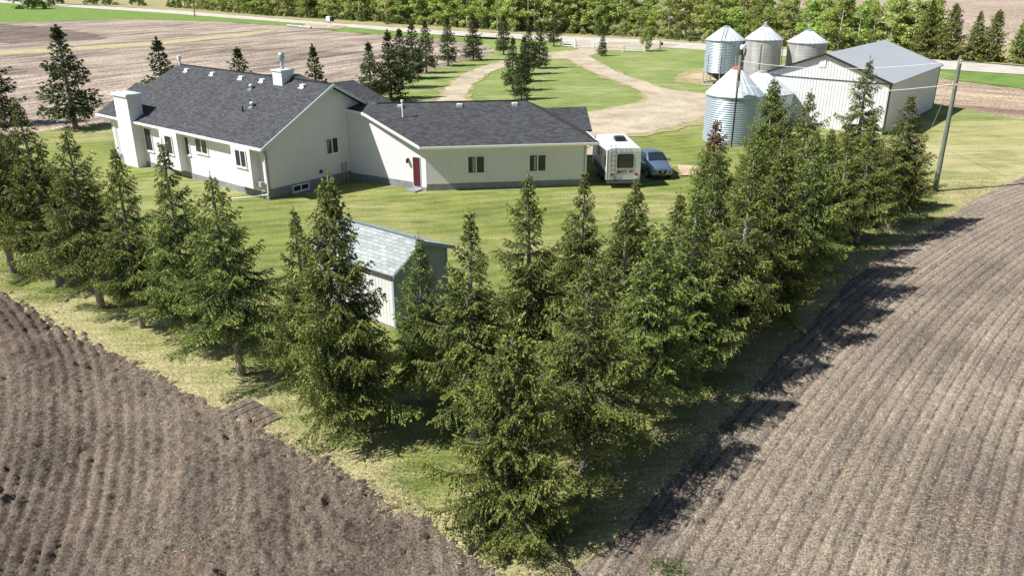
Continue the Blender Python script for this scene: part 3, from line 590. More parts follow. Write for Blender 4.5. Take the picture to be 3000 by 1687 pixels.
w = MB(); w.slab([(-0.3, -0.25, ez), (BL + 0.3, -0.25, ez), (BL + 0.3, BR_, pz + 0.09), (-0.3, BR_, pz + 0.09)], 0.1)
w.slab([(-0.3, BW + 0.25, ez), (BL + 0.3, BW + 0.25, ez), (BL + 0.3, BR_, pz + 0.09), (-0.3, BR_, pz + 0.09)], 0.1); w.build('roof', MT['barn_roof'], barn)
w = MB()
board(w, (-0.32, -0.27, ez + 0.02), (-0.32, BR_, pz + 0.11), 0.2, 0.05, 1); board(w, (-0.32, BR_, pz + 0.11), (-0.32, BW + 0.27, ez + 0.02), 0.2, 0.05, 1)
w.box(-0.07, 0.07, -0.07, 0.08, 0, ez - 0.12); w.box(BL - 0.06, BL + 0.07, -0.07, 0.08, 0, ez - 0.12); w.box(-0.02, BL, -0.06, -0.04, 0.0, 0.12)
board(w, (BL + 0.32, BR_, pz + 0.11), (BL + 0.32, -0.27, ez + 0.02), 0.15, 0.05, 1)
w.build('trim', MT['black_trim'], barn)
w = MB(); w.box(-0.07, -0.036, 0.1, BW, ez - 0.14, ez - 0.07); w.build('seam_flashing', MT['black_trim'], barn)
w = MB(); w.box(-0.1, -0.037, 6.1, 6.7, 5.72, 6.45); w.build('gable_vent', MT['white'], barn)

# ------------------------------------------------------------------ grain bins
def corr(R0, z0, z1, per, amp):
    n = int((z1 - z0) / per * 6); return [(R0 + amp * math.sin(2 * math.pi * i / 6), z0 + (z1 - z0) * i / n) for i in range(n + 1)]
def bin_roof(R0, z1, z2, rc, ribs=24):
    mb = MB(); seg = ribs * 4; vs = []; 
    prof = [(R0 + 0.12, z1 - 0.05), (rc, z2)]
    for (r_, z_) in prof:
        for j in range(seg):
            t = 2 * math.pi * j / seg; vs.append((r_ * math.cos(t), r_ * math.sin(t), z_ + (0.05 if j % 4 == 0 else 0)))
    mb.add(vs, [(j, (j + 1) % seg, seg + (j + 1) % seg, seg + j) for j in range(seg)])
    mb.add([(0, 0, z2)] + [(rc * math.cos(2 * math.pi * j / 24), rc * math.sin(2 * math.pi * j / 24), z2) for j in range(24)], [(0, 1 + j, 1 + (j + 1) % 24) for j in range(24)])
    return mb
def grain_bin(x, y, R0, z0, z1, z2, label, cor=True, cap='galv', wallm='galv', rc=0.42, ladder=None, per=0.19):
    t = root('grain_bin', (x, y, 0), 0, label, 'grain bin', 'steel grain bins by the yard')
    b = MB(); b.lathe(corr(R0, z0, z1, per, 0.034 if cor else 0.004), 72, cap=False); b.build('wall', MT[wallm], t, smooth=True)
    bin_roof(R0, z1, z2, rc).build('roof', MT['galv_roof'], t)
    c = MB(); c.lathe([(rc + 0.04, z2 - 0.02), (rc + 0.04, z2 + 0.14), (rc * 0.6, z2 + 0.2), (0, z2 + 0.22)], 24, cap=False); c.build('cap', MT[cap], t)
    e = MB(); e.lathe([(R0 + 0.13, z1 - 0.1), (R0 + 0.14, z1 - 0.02), (R0 + 0.02, z1 - 0.02), (R0 + 0.02, z1 - 0.1), (R0 + 0.13, z1 - 0.1)], 72, cap=False); e.build('eave_ring', MT['galv_old'], t)
    if not cor:
        s_ = MB()
        k = z0 + 0.8
        while k < z1 - 0.2: s_.lathe([(R0 + 0.004, k), (R0 + 0.02, k + 0.02), (R0 + 0.004, k + 0.04)], 72, cap=False); k += 0.82
        s_.build('band', MT['galv_old'], t)
    if ladder is not None:
        L = MB(); a = R(ladder); d = Vector((math.cos(a), math.sin(a), 0)); tt = Vector((-d.y, d.x, 0))
        for q in (-0.2, 0.2): L.tube([d * (R0 + 0.16) + tt * q + Vector((0, 0, z0)), d * (R0 + 0.16) + tt * q + Vector((0, 0, z1)), d * (rc + 0.1) + tt * q + Vector((0, 0, z2 + 0.1))], 0.025, 5)
        k = z0
        while k < z1: L.tube([d * (R0 + 0.16) + tt * -0.2 + Vector((0, 0, k)), d * (R0 + 0.16) + tt * 0.2 + Vector((0, 0, k))], 0.018, 4); k += 0.3
        for i in range(9):
            f_ = i / 9; rr = (R0 + 0.16) * (1 - f_) + (rc + 0.1) * f_; zz = z1 + (z2 + 0.1 - z1) * f_
            L.tube([d * rr + tt * -0.2 + Vector((0, 0, zz)), d * rr + tt * 0.2 + Vector((0, 0, zz))], 0.018, 4)
        L.build('ladder', MT['wood_grey'], t)
    return t
grain_bin(19.75, 73.2, 2.42, 0, 4.15, 6.25, 'nearest corrugated grain bin with a red cap on its cone roof, beside a leaning pole', cap='red')
grain_bin(24.3, 80.9, 3.05, 0, 3.3, 5.05, 'grain bin half hidden between the red-capped bin and the steel shed', cap='galv')
hb = grain_bin(27.95, 110.6, 2.42, 1.65, 5.75, 7.25, 'hopper-bottom grain bin raised on legs with a ladder up its front', ladder=-112)
x = MB(); x.lathe([(2.40, 1.66), (0.3, 0.35), (0.3, 0.2), (0, 0.2)], 40, cap=False); x.build('hopper_cone', MT['hopper'], hb)
for i in range(8):
    a = 2 * math.pi * (i + 0.5) / 8; d = Vector((math.cos(a), math.sin(a), 0)); a2 = 2 * math.pi * (i + 1) / 8; d2 = Vector((math.cos(a2), math.sin(a2), 0))
    x = MB(); x.tube([d * 2.47 + Vector((0, 0, 0)), d * 2.47 + Vector((0, 0, 3.9 if i % 1 == 0 else 2))], 0.06, 6); x.build('leg', MT['galv'], hb)
    x = MB(); x.tube([d * 2.45 + Vector((0, 0, 0.25)), d2 * 2.45 + Vector((0, 0, 1.6))], 0.035, 5); x.build('brace', MT['galv'], hb)
x = MB(); x.lathe([(2.5, 0.06), (2.5, 0.2), (2.4, 0.2), (2.4, 0.06), (2.5, 0.06)], 40, cap=False); x.build('base_ring', MT['galv_old'], hb)
mb_ = grain_bin(32.35, 108.5, 2.28, 0, 6.0, 7.45, 'tallest smooth-walled grain bin standing on the ground between two others', cor=False, wallm='galv_old', ladder=-12)
x = MB(); x.lathe([(0, 0), (0.28, 0.02), (0.34, 0.3), (0.2, 0.55), (0, 0.6)], 14, cap=False)
x.v = [(v[0] - 2.75, v[1] - 0.3, v[2] + 4.7) for v in x.v]; x.tube([(-2.75, -0.3, 5.15), (-2.2, -0.2, 5.35)], 0.06, 6); x.build('light', MT['white'], mb_)
x = MB(); x.lathe([(0.2, 0), (0.22, 0.35), (0, 0.5)], 12, cap=False); x.v = [(v[0], v[1], v[2] + 7.6) for v in x.v]; x.build('vent', MT['galv_old'], mb_)
grain_bin(37.9, 108.2, 2.42, 0, 5.65, 6.95, 'smooth-walled grain bin furthest right, rising behind the shed roof', cor=False, wallm='galv_old')
# poles by the bins
t = root('pole', (19.15, 70.4, 0), 0, 'weathered wooden pole with a dark pipe standing in front of the red-capped bin', 'pole')
x = MB(); x.tube([(0, 0, 0), (0.05, 0.05, 6.2)], 0.07, 8); x.build('pipe', MT['dark'], t)
x = MB(); x.tube([(0.05, 0.12, 5.2), (0.1, 0.16, 7.65)], [0.15, 0.13], 10); x.build('post', MT['wood_grey'], t)
x = MB(); x.box(-0.12, 0.14, -0.18, 0.0, 5.0, 5.55); x.tube([(0.1, -0.1, 4.7), (1.0, -0.3, 4.45)], 0.025, 5); x.build('bracket', MT['galv_old'], t)
t = root('pole', (30.9, 104.6, 0), 0, 'short weathered wooden pole in front of the tallest grain bin', 'pole')
x = MB(); x.tube([(0, 0, 0), (0.02, 0.05, 5.6)], [0.16, 0.13], 10); x.build('post', MT['wood_grey'], t)
# utility pole on the right with cables and guy
t = root('utility_pole', (29.6, 55.3, 0), 0, 'tall green-grey utility pole on the mown strip beside the spruces', 'utility pole')
x = MB(); x.tube([(0, 0, 0), (0, 0, 9.15)], [0.17, 0.115], 12); x.build('post', MT['wood_green'], t)
for z in (8.85, 8.7, 7.3):
    x = MB(); x.box(-0.06, 0.06, -0.17, 0.17, z - 0.04, z + 0.04); x.build('insulator', MT['white'], t)
def cable(name, a, b, sag, r, label, m=None):
    a = Vector(a); b = Vector(b); P = [a.lerp(b, i / 24) - Vector((0, 0, sag * 4 * (i / 24) * (1 - i / 24))) for i in range(25)]
    x = MB(); x.tube(P, r, 5); o = x.build(name, m or MT['wire']); tag(o, label, 'cable')
cable('guy_wire', (29.6, 55.35, 8.75), (37.5, 73.2, 0.02), 0.05, 0.018, 'guy wire running from the tall utility pole down to the lawn beside the shed')
cable('power_cable', (29.5, 55.35, 8.8), (19.3, 70.5, 7.2), 0.55, 0.02, 'upper pale power cable from the tall utility pole towards the bins')
cable('power_cable', (29.5, 55.35, 7.3), (19.3, 70.5, 5.3), 0.6, 0.022, 'lower pale power cable from the tall utility pole towards the bins')

# ------------------------------------------------------------------ small garden shed
t = root('garden_shed', (-5.02, 31.96, 0), R(51.5), 'small white and blue-grey board shed with a pale shingle gable roof among the spruces', 'shed')
SW, SL = 3.3, 4.9
w = MB(); ribwall(w, (0, SL), (0, 0), lambda q: 2.75, 0.12, 0.2, 0.012); ribwall(w, (SW, 0), (SW, SL), lambda q: 2.95, 0.12, 0.2, 0.012); w.build('side_wall', MT['shed_wall'], t)
sg = lambda q: 2.75 + (0.85 * q * SW / 1.6 if q * SW < 1.6 else 0.85 - 0.65 * (q * SW - 1.6) / 1.7)
w = MB(); 
for ya, yb in ((0, 0),):
    a = []; n = 16
    ribwall(w, (0.05, 0), (1.6, 0), lambda q: 2.78 + 0.82 * q, 0.12, 0.2, 0.012); ribwall(w, (1.6, 0), (SW, 0), lambda q: 3.60 - 0.6 * q, 0.12, 0.2, 0.012)
    w.build('gable_wall', MT['shed_blue'], t); w = MB()
    ribwall(w, (SW, SL), (1.6, SL), lambda q: 3.0 + 0.6 * q, 0.12, 0.2, 0.012); ribwall(w, (1.6, SL), (0, SL), lambda q: 3.6 - 0.82 * q, 0.12, 0.2, 0.012)
w.build('gable_wall', MT['shed_blue'], t)
w = MB(); w.box(-0.04, 0.05, -0.04, 0.05, 0.1, 2.8); w.build('corner_trim', MT['shed_blue'], t); w = MB(); w.box(SW - 0.05, SW + 0.04, -0.04, 0.05, 0.1, 2.95); w.build('corner_trim', MT['shed_blue'], t)
w = MB(); w.box(0, SW, 0.02, SL, 0.0, 0.12); w.build('floor', MT['wood_grey'], t)
w = MB(); w.slab([(-0.28, -0.3, 2.66), (-0.28, SL + 0.3, 2.66), (1.6, SL + 0.3, 3.68), (1.6, -0.3, 3.68)], 0.05); w.slab([(SW + 0.28, -0.3, 2.95), (SW + 0.28, SL + 0.3, 2.95), (1.6, SL + 0.3, 3.68), (1.6, -0.3, 3.68)], 0.05)
w.build('roof', MT['shingle_pale'], t)
w = MB(); w.tube([(1.6, -0.3, 3.69), (1.6, SL + 0.3, 3.69)], 0.05, 6); w.build('ridge_cap', MT['shingle_pale'], t)
w = MB(); board(w, (-0.28, -0.305, 2.62), (1.6, -0.305, 3.64), 0.12, 0.03, -1); board(w, (1.6, -0.305, 3.64), (SW + 0.28, -0.305, 2.91), 0.12, 0.03, -1); w.build('rake_board', MT['shed_blue'], t)

# ------------------------------------------------------------------ camper trailer
rv = root('camper_trailer', (7.87, 56.2, 0), R(4.6), 'white travel trailer parked beside the garage, rear window and ladder facing the windbreak', 'camper trailer')
RW, RL, Z0, Z1 = 1.19, 5.9, 0.52, 2.84
def rvsec(y, zt, zb=Z0, c=0.12): return [(-RW, y, zb), (-RW, y, zt - c), (-RW + c, y, zt), (-0.5, y, zt + 0.04), (0.5, y, zt + 0.04), (RW - c, y, zt), (RW, y, zt - c), (RW, y, zb)]
secs = [rvsec(0, Z1 - 0.03), rvsec(0.06, Z1), rvsec(RL - 1.0, Z1), rvsec(RL - 0.5, Z1 - 0.18), rvsec(RL - 0.15, Z1 - 0.6), rvsec(RL, Z1 - 1.2, Z0 + 0.3)]
x = MB(); vs = [p for s_ in secs for p in s_]; nn = 8
x.add(vs, [(i * nn + j, (i + 1) * nn + j, (i + 1) * nn + (j + 1) % nn, i * nn + (j + 1) % nn) for i in range(len(secs) - 1) for j in range(nn)] + [list(range(nn)), list(range(len(vs) - 1, len(vs) - nn - 1, -1))])
x.build('body', MT['rv'], rv)
x = MB()
for k in range(14):
    z = Z0 + 0.1 + k * 0.16
    if z < Z1 - 0.2: x.box(-RW + 0.03, RW - 0.03, -0.012, -0.001, z, z + 0.012)
x.build('siding_ribs', MT['galv_old'], rv)
x = MB(); 
for sx in (-1, 1): x.box(min(sx * RW, sx * (RW + 0.02)), max(sx * RW, sx * (RW + 0.02)), -0.02, 0.05, Z0, Z1 - 0.1)
x.box(-RW, RW, -0.03, -0.002, Z0 - 0.02, Z0 + 0.05); x.build('corner_trim', MT['rv_grey'], rv)
x = MB(); x.box(-RW - 0.012, -RW - 0.002, 0.3, RL - 0.6, Z0, Z0 + 0.55); x.box(RW + 0.002, RW + 0.012, 0.3, RL - 0.6, Z0, Z0 + 0.55); x.build('skirt', MT['rv_grey'], rv)
def rrect(cx, cz, w_, h_, r_, n=5):
    o = []
    for (sx, sz, a0) in ((1, 1, 0), (-1, 1, 90), (-1, -1, 180), (1, -1, 270)):
        for i in range(n + 1):
            a = R(a0 + 90 * i / n); o.append((cx + sx * (w_ / 2 - r_) + r_ * math.cos(a), cz + sz * (h_ / 2 - r_) + r_ * math.sin(a)))
    return o
def plate(mb, pts, y0, y1, flip=False):
    """outline in x-z extruded in y"""
    n = len(pts); mb.add([(p[0], y0, p[1]) for p in pts] + [(p[0], y1, p[1]) for p in pts], [list(range(n)), list(range(2 * n - 1, n - 1, -1))] + [(i, n + i, n + (i + 1) % n, (i + 1) % n) for i in range(n)])
x = MB(); plate(x, rrect(0.08, 1.93, 1.16, 0.98, 0.12), -0.035, -0.002); wn_ = x.build('rear_window', MT['dark'], rv)
x = MB(); plate(x, rrect(0.08, 1.93, 1.04, 0.86, 0.09), -0.042, -0.036); x.build('pane', MT['glass'], wn_)
for ya, yb, za, zb in ((0.45, 0.95, 1.5, 2.15), (2.9, 4.0, 1.7, 2.3)):
    x = MB(); x.box(-RW - 0.03, -RW - 0.002, ya, yb, za, zb); x.build('side_window', MT['glass'], rv)
x = MB()
for q in (-0.92, -0.62): x.tube([(q, -0.08, Z0 - 0.02), (q, -0.09, Z1 - 0.1), (q, -0.05, Z1 + 0.22), (q, 0.16, Z1 + 0.2), (q, 0.2, Z1)], 0.016, 6)
for k in range(7): x.tube([(-0.92, -0.09, Z0 + 0.12 + k * 0.33), (-0.62, -0.09, Z0 + 0.12 + k * 0.33)], 0.015, 5)
x.build('ladder', MT['black_trim'], rv)
x = MB(); x.box(-0.22, 0.5, 2.1, 2.95, Z1 + 0.03, Z1 + 0.3); x.box(-0.15, 0.43, 1.98, 2.1, Z1 + 0.03, Z1 + 0.22); x.build('air_conditioner', MT['dark'], rv)
for (a_, b_) in ((0.0, 1.1), (-0.4, 3.4), (0.35, 4.2)):
    x = MB(); x.box(a_ - 0.18, a_ + 0.18, b_ - 0.18, b_ + 0.18, Z1 + 0.03, Z1 + 0.11); x.build('roof_hatch', MT['rv'], rv)
x = MB(); x.box(-RW, RW, -0.2, -0.05, Z0 - 0.16, Z0 - 0.04); x.build('bumper', MT['rv_grey'], rv)
for sx in (-0.82, 0.9):
    x = MB(); x.box(sx - 0.13, sx + 0.13, -0.05, -0.013, 0.92, 1.02); x.build('tail_light', MT['red_lamp'], rv)
x = MB(); x.box(0.78, 1.06, -0.035, -0.013, 0.72, 0.88); x.build('licence_plate', MT['white'], rv)
x = MB()
for q in (-0.2, 0.1, 0.4): x.box(q - 0.04, q + 0.04, -0.04, -0.002, Z1 - 0.16, Z1 - 0.12)
x.build('marker_light', MT['red_lamp'], rv)
for sx in (-1, 1):
    for yy in (2.6, 3.5):
        x = MB(); x.tube([(sx * (RW - 0.28), yy, 0.34), (sx * (RW - 0.04), yy, 0.34)], 0.34, 20); wh = x.build('wheel', MT['tyre'], rv)
        x = MB(); x.tube([(sx * (RW - 0.06), yy, 0.34), (sx * (RW - 0.03), yy, 0.34)], 0.19, 16); x.build('rim', MT['chrome'], wh)
def textpart(body, size, loc, rot, m, parent, name='lettering', shear=0.0, bold=0.0):
    cu = bpy.data.curves.new(name, 'FONT'); cu.body = body; cu.size = size; cu.extrude = 0.004; cu.shear = shear; cu.offset = bold; cu.align_x = 'CENTER'
    tmp = bpy.data.objects.new(name, cu); col.objects.link(tmp); bpy.context.view_layer.update()
    me = bpy.data.meshes.new_from_object(tmp.evaluated_get(bpy.context.evaluated_depsgraph_get())); bpy.data.objects.remove(tmp)
    me.materials.clear(); me.materials.append(m); me.name = name
    o = bpy.data.objects.new(name, me); col.objects.link(o); o.location = loc; o.rotation_euler = rot; o.parent = parent; return o
textpart('Jayco', 0.34, (-0.14, -0.02, 1.08), (R(90), 0, 0), MT['text'], rv, 'lettering', 0.3, 0.004)
x = MB(); plate(x, [(0.36, 1.12), (0.42, 1.22), (0.66, 1.24), (0.78, 1.14), (0.6, 1.17), (0.5, 1.11)], -0.02, -0.014); x.build('emblem', MT['text'], rv)
x = MB(); plate(x, [(1.85, 2.05), (2.0, 2.1), (2.15, 2.32), (2.25, 2.2), (2.2, 2.05), (2.45, 1.95), (2.1, 1.98)], -0.004, 0.004)
x.v = [(-RW - 0.008 + v[1], v[0], v[2]) for v in x.v]; x.build('emblem', MT['text'], rv)

# ------------------------------------------------------------------ parked car (front at local -y)
car = root('parked_car', (11.02, 58.35, 0), R(9), 'blue-grey hatchback car parked nose-out to the right of the camper', 'car')
CL = 4.35; car.scale = (1, 1, 1.1)
def csec(y, zb, zs, zt, wb, ws, wt):
    """half section bottom -> shoulder -> roof, mirrored"""
    h = [(wb * 0.92, zb), (wb, zb + 0.12), (wb, (zb + zs) / 2), (ws, zs), (wt + 0.03, zt - 0.06), (wt - 0.12, zt), (0, zt + 0.02)]
    return [(x_, y, z_) for x_, z_ in h] + [(-x_, y, z_) for x_, z_ in reversed(h[:-1])]
S = [csec(0.0, 0.30, 0.56, 0.62, 0.58, 0.52, 0.42), csec(0.05, 0.26, 0.66, 0.76, 0.76, 0.70, 0.56), csec(0.22, 0.22, 0.74, 0.90, 0.86, 0.82, 0.66), csec(0.6, 0.20, 0.84, 0.98, 0.90, 0.87, 0.72),
     csec(1.1, 0.20, 0.94, 1.05, 0.91, 0.88, 0.76), csec(1.22, 0.20, 0.96, 1.10, 0.91, 0.88, 0.72), csec(1.9, 0.20, 0.98, 1.50, 0.91, 0.86, 0.62), csec(2.2, 0.20, 0.99, 1.56, 0.91, 0.86, 0.60), csec(3.4, 0.20, 1.0, 1.53, 0.91, 0.85, 0.58),
     csec(3.9, 0.22, 1.0, 1.38, 0.89, 0.83, 0.58), csec(4.25, 0.26, 0.92, 1.02, 0.84, 0.78, 0.62), csec(4.35, 0.34, 0.7, 0.78, 0.7, 0.64, 0.5)]
x = MB(); nn = len(S[0]); vs = [p for s_ in S for p in s_]
fs = []; mi = []
for i in range(len(S) - 1):
    for j in range(nn):
        fs.append((i * nn + j, i * nn + (j + 1) % nn, (i + 1) * nn + (j + 1) % nn, (i + 1) * nn + j))
x.add(vs, fs + [list(range(nn - 1, -1, -1)), list(range(len(vs) - nn, len(vs)))])
body = x.build('body', MT['car'], car, smooth=True)
sb = body.modifiers.new('smooth', 'SUBSURF'); sb.levels = 2; sb.render_levels = 2
x = MB(); x.add([(-0.70, 1.24, 1.085), (0.70, 1.24, 1.085), (0.58, 1.90, 1.49), (-0.58, 1.90, 1.49), (-0.72, 1.2, 1.05), (0.72, 1.2, 1.05), (0.0, 1.16, 1.08), (0, 1.92, 1.53)], [(0, 1, 2, 7, 3)])
x.v = [(a_, b_ - 0.05, c_ + 0.035) for a_, b_, c_ in x.v]; x.build('windscreen', MT['glass'], car)
for sx in (-1, 1):
    x = MB(); P = [(1.45, 1.05), (2.05, 1.42), (3.35, 1.42), (3.75, 1.10)]
    x.add([(sx * (0.905 if z < 1.2 else 0.70), y, z) for y, z in P] + [(sx * 0.5, y, z) for y, z in P], [(0, 1, 2, 3), (4, 7, 6, 5), (0, 4, 5, 1), (1, 5, 6, 2), (2, 6, 7, 3), (3, 7, 4, 0)])
    x.build('side_window', MT['glass'], car)
    for yy in (0.85, 3.5):
        x = MB(); x.tube([(sx * 0.72, yy, 0.33), (sx * 0.925, yy, 0.33)], 0.33, 22); wh = x.build('wheel', MT['tyre'], car)
        x = MB(); x.tube([(sx * 0.91, yy, 0.33), (sx * 0.94, yy, 0.33)], 0.2, 16); x.build('rim', MT['galv'], wh)
    x = MB(); x.add([(sx * 0.48, 0.02, 0.68), (sx * 0.78, 0.14, 0.72), (sx * 0.84, 0.34, 0.80), (sx * 0.78, 0.17, 0.82), (sx * 0.50, 0.05, 0.76), (sx * 0.5, 0.3, 0.7), (sx * 0.7, 0.35, 0.78)], [(0, 1, 3, 4), (1, 2, 3), (0, 5, 6, 2, 1), (4, 3, 2, 6, 5), (0, 4, 5)])
    x.build('headlight', MT['lens'], car)
    x = MB(); x.box(min(sx * 0.9, sx * 1.08), max(sx * 0.9, sx * 1.08), 1.42, 1.52, 1.02, 1.16); x.build('wing_mirror', MT['car'], car)
x = MB(); plate(x, [(-0.46, 0.66), (0.46, 0.66), (0.32, 0.42), (-0.32, 0.42)], -0.06, 0.05); gl_ = x.build('grille', MT['dark'], car)
x = MB(); plate(x, [(-0.5, 0.67), (-0.42, 0.67), (-0.24, 0.44), (-0.3, 0.42)], -0.075, -0.061); plate(x, [(0.5, 0.67), (0.42, 0.67), (0.24, 0.44), (0.3, 0.42)], -0.075, -0.061); x.tube([(0, -0.08, 0.57), (0, -0.06, 0.57)], 0.07, 14); x.build('emblem', MT['chrome'], gl_)
x = MB(); x.box(-0.52, 0.52, -0.03, 0.1, 0.27, 0.33); x.build('bumper_trim', MT['dark'], car)

# ------------------------------------------------------------------ gates, mailbox, roadside poles, rocks
def rail_fence(x, y, ang, L, n, label, h=1.15, post=True):
    t = root('rail_fence', (x, y, 0), R(ang), label, 'fence', 'white entrance fences')
    for k in range(n):
        a = MB(); z = 0.25 + k * (h - 0.25) / max(1, n - 1); a.box(0, L, -0.03, 0.03, z - 0.07, z + 0.07); a.build('rail', MT['white'], t)
    for q, hh in ((0, h + 0.15), (L, h + 0.75 if post else h + 0.1)):
        a = MB(); a.box(q - 0.11, q + 0.11, -0.12, 0.12, 0, hh); a.build('post', MT['white'], t)
    return t
rail_fence(12.2, 162.6, -8, 3.3, 4, 'white rail fence left of the driveway entrance ending in a tall post')
rail_fence(9.6, 165.5, -38, 3.3, 3, 'short white rail fence running back to the road left of the entrance')
rail_fence(15.9, 164.6, -20, 2.8, 2, 'low white rails behind the small spruce at the entrance', 1.0, False)
rail_fence(20.4, 154.8, -4, 3.9, 4, 'white rail fence panel right of the driveway entrance beside the round shrub')
t = root('fence_post', (27.5, 156.5, 0), 0, 'lone white fence post right of the round shrub', 'post'); a = MB(); a.box(-0.12, 0.12, -0.12, 0.12, 0, 1.9); a.build('post', MT['white'], t); a = MB(); a.box(0.12, 0.5, -0.08, 0.08, 1.0, 1.55); a.build('sign_board', MT['dark'], t)
def rock(x, y, s, label, seed):
    rnd = random.Random(seed); me = MB(); vs = []; n = 8
    me.lathe([(0, -0.1), (0.8, 0.05), (1.0, 0.4), (0.75, 0.75), (0.3, 0.95), (0, 1.0)], 10, cap=False)
    me.v = [(x + v[0] * s * (1 + 0.25 * noise.noise(Vector(v) * 1.7 + Vector((seed, 0, 0)))), y + v[1] * s * 0.8, v[2] * s * (0.9 + 0.3 * noise.noise(Vector(v) * 1.3))) for v in me.v]
    tag(me.build('boulder', MT['rock'], smooth=False), label, 'boulder')
rock(11.0, 166.4, 0.75, 'pale boulder beside the left entrance fence', 1); rock(-2.5, 183.6, 0.6, 'dark-topped boulder on the road edge near the island spruces', 4)
t = root('mailbox', (-47.3, 221.0, 0), R(-30), 'white mailbox on a post beside the gravel road', 'mailbox')
a = MB(); a.box(-0.1, 0.1, -0.1, 0.1, 0, 1.9); a.build('post', MT['white'], t)
a = MB(); a.box(-0.7, 0.5, -0.5, 0.5, 1.5, 2.6); a.build('box', MT['white'], t); a = MB(); a.box(0.5, 1.1, -0.5, 0.5, 1.4, 2.4); a.build('lid', MT['dark'], t)
a = MB(); a.tube([(-58.9, 223.0, 0.25), (-50.8, 214.8, 0.25)], 0.28, 12); tag(a.build('culvert_pipe', MT['galv_old']), 'pale culvert pipe lying at the field approach', 'pipe')
for (x_, y_, h_, lb) in ((-99.7, 268.5, 14, 'thin utility pole beside the road at far left'), (3.9, 204.7, 17, 'tall thin utility pole rising in front of the wood across the road')):
    t = root('utility_pole', (x_, y_, 0), 0, lb, 'utility pole'); a = MB(); a.tube([(0, 0, 0), (0, 0, h_)], [0.2, 0.13], 8); a.build('post', MT['wood_grey'], t)
    a = MB(); a.box(-1.1, 1.1, -0.07, 0.07, h_ - 1.2, h_ - 1.05); a.build('crossarm', MT['wood_grey'], t)

# ------------------------------------------------------------------ trees
def leafmesh(name, V, F, tone, m, mats=None, mi=None):
    V = np.asarray(V, np.float32); F = np.asarray(F, np.int32)
    me = bpy.data.meshes.new(name); me.vertices.add(len(V)); me.vertices.foreach_set('co', V.ravel())
    k = F.shape[1]
    me.loops.add(F.size); me.loops.foreach_set('vertex_index', F.ravel()); me.polygons.add(len(F))
    me.polygons.foreach_set('loop_start', np.arange(len(F)) * k); me.polygons.foreach_set('loop_total', np.full(len(F), k))
    me.update(); me.materials.append(m)
    if mats:
        for q in mats: me.materials.append(q)
        me.polygons.foreach_set('material_index', mi)
    a = me.attributes.new('tone', 'FLOAT', 'POINT'); a.data.foreach_set('value', np.asarray(tone, np.float32))
    return me
def quads(P, D, L, W, rs, S=None):
    """rhombic leaf faces: centre-line from P along D (unit) length L, half width W, random roll"""
    n = len(P); r_ = rs.normal(size=(n, 3)); s = np.cross(D, r_); s /= np.linalg.norm(s, axis=1, keepdims=True) + 1e-9
    L = np.broadcast_to(L, (n,))[:, None]; W = np.broadcast_to(W, (n,))[:, None]
    V = np.stack([P, P + D * L * 0.45 + s * W, P + D * L, P + D * L * 0.45 - s * W], 1).reshape(-1, 3)
    return V, np.arange(4 * n).reshape(n, 4)
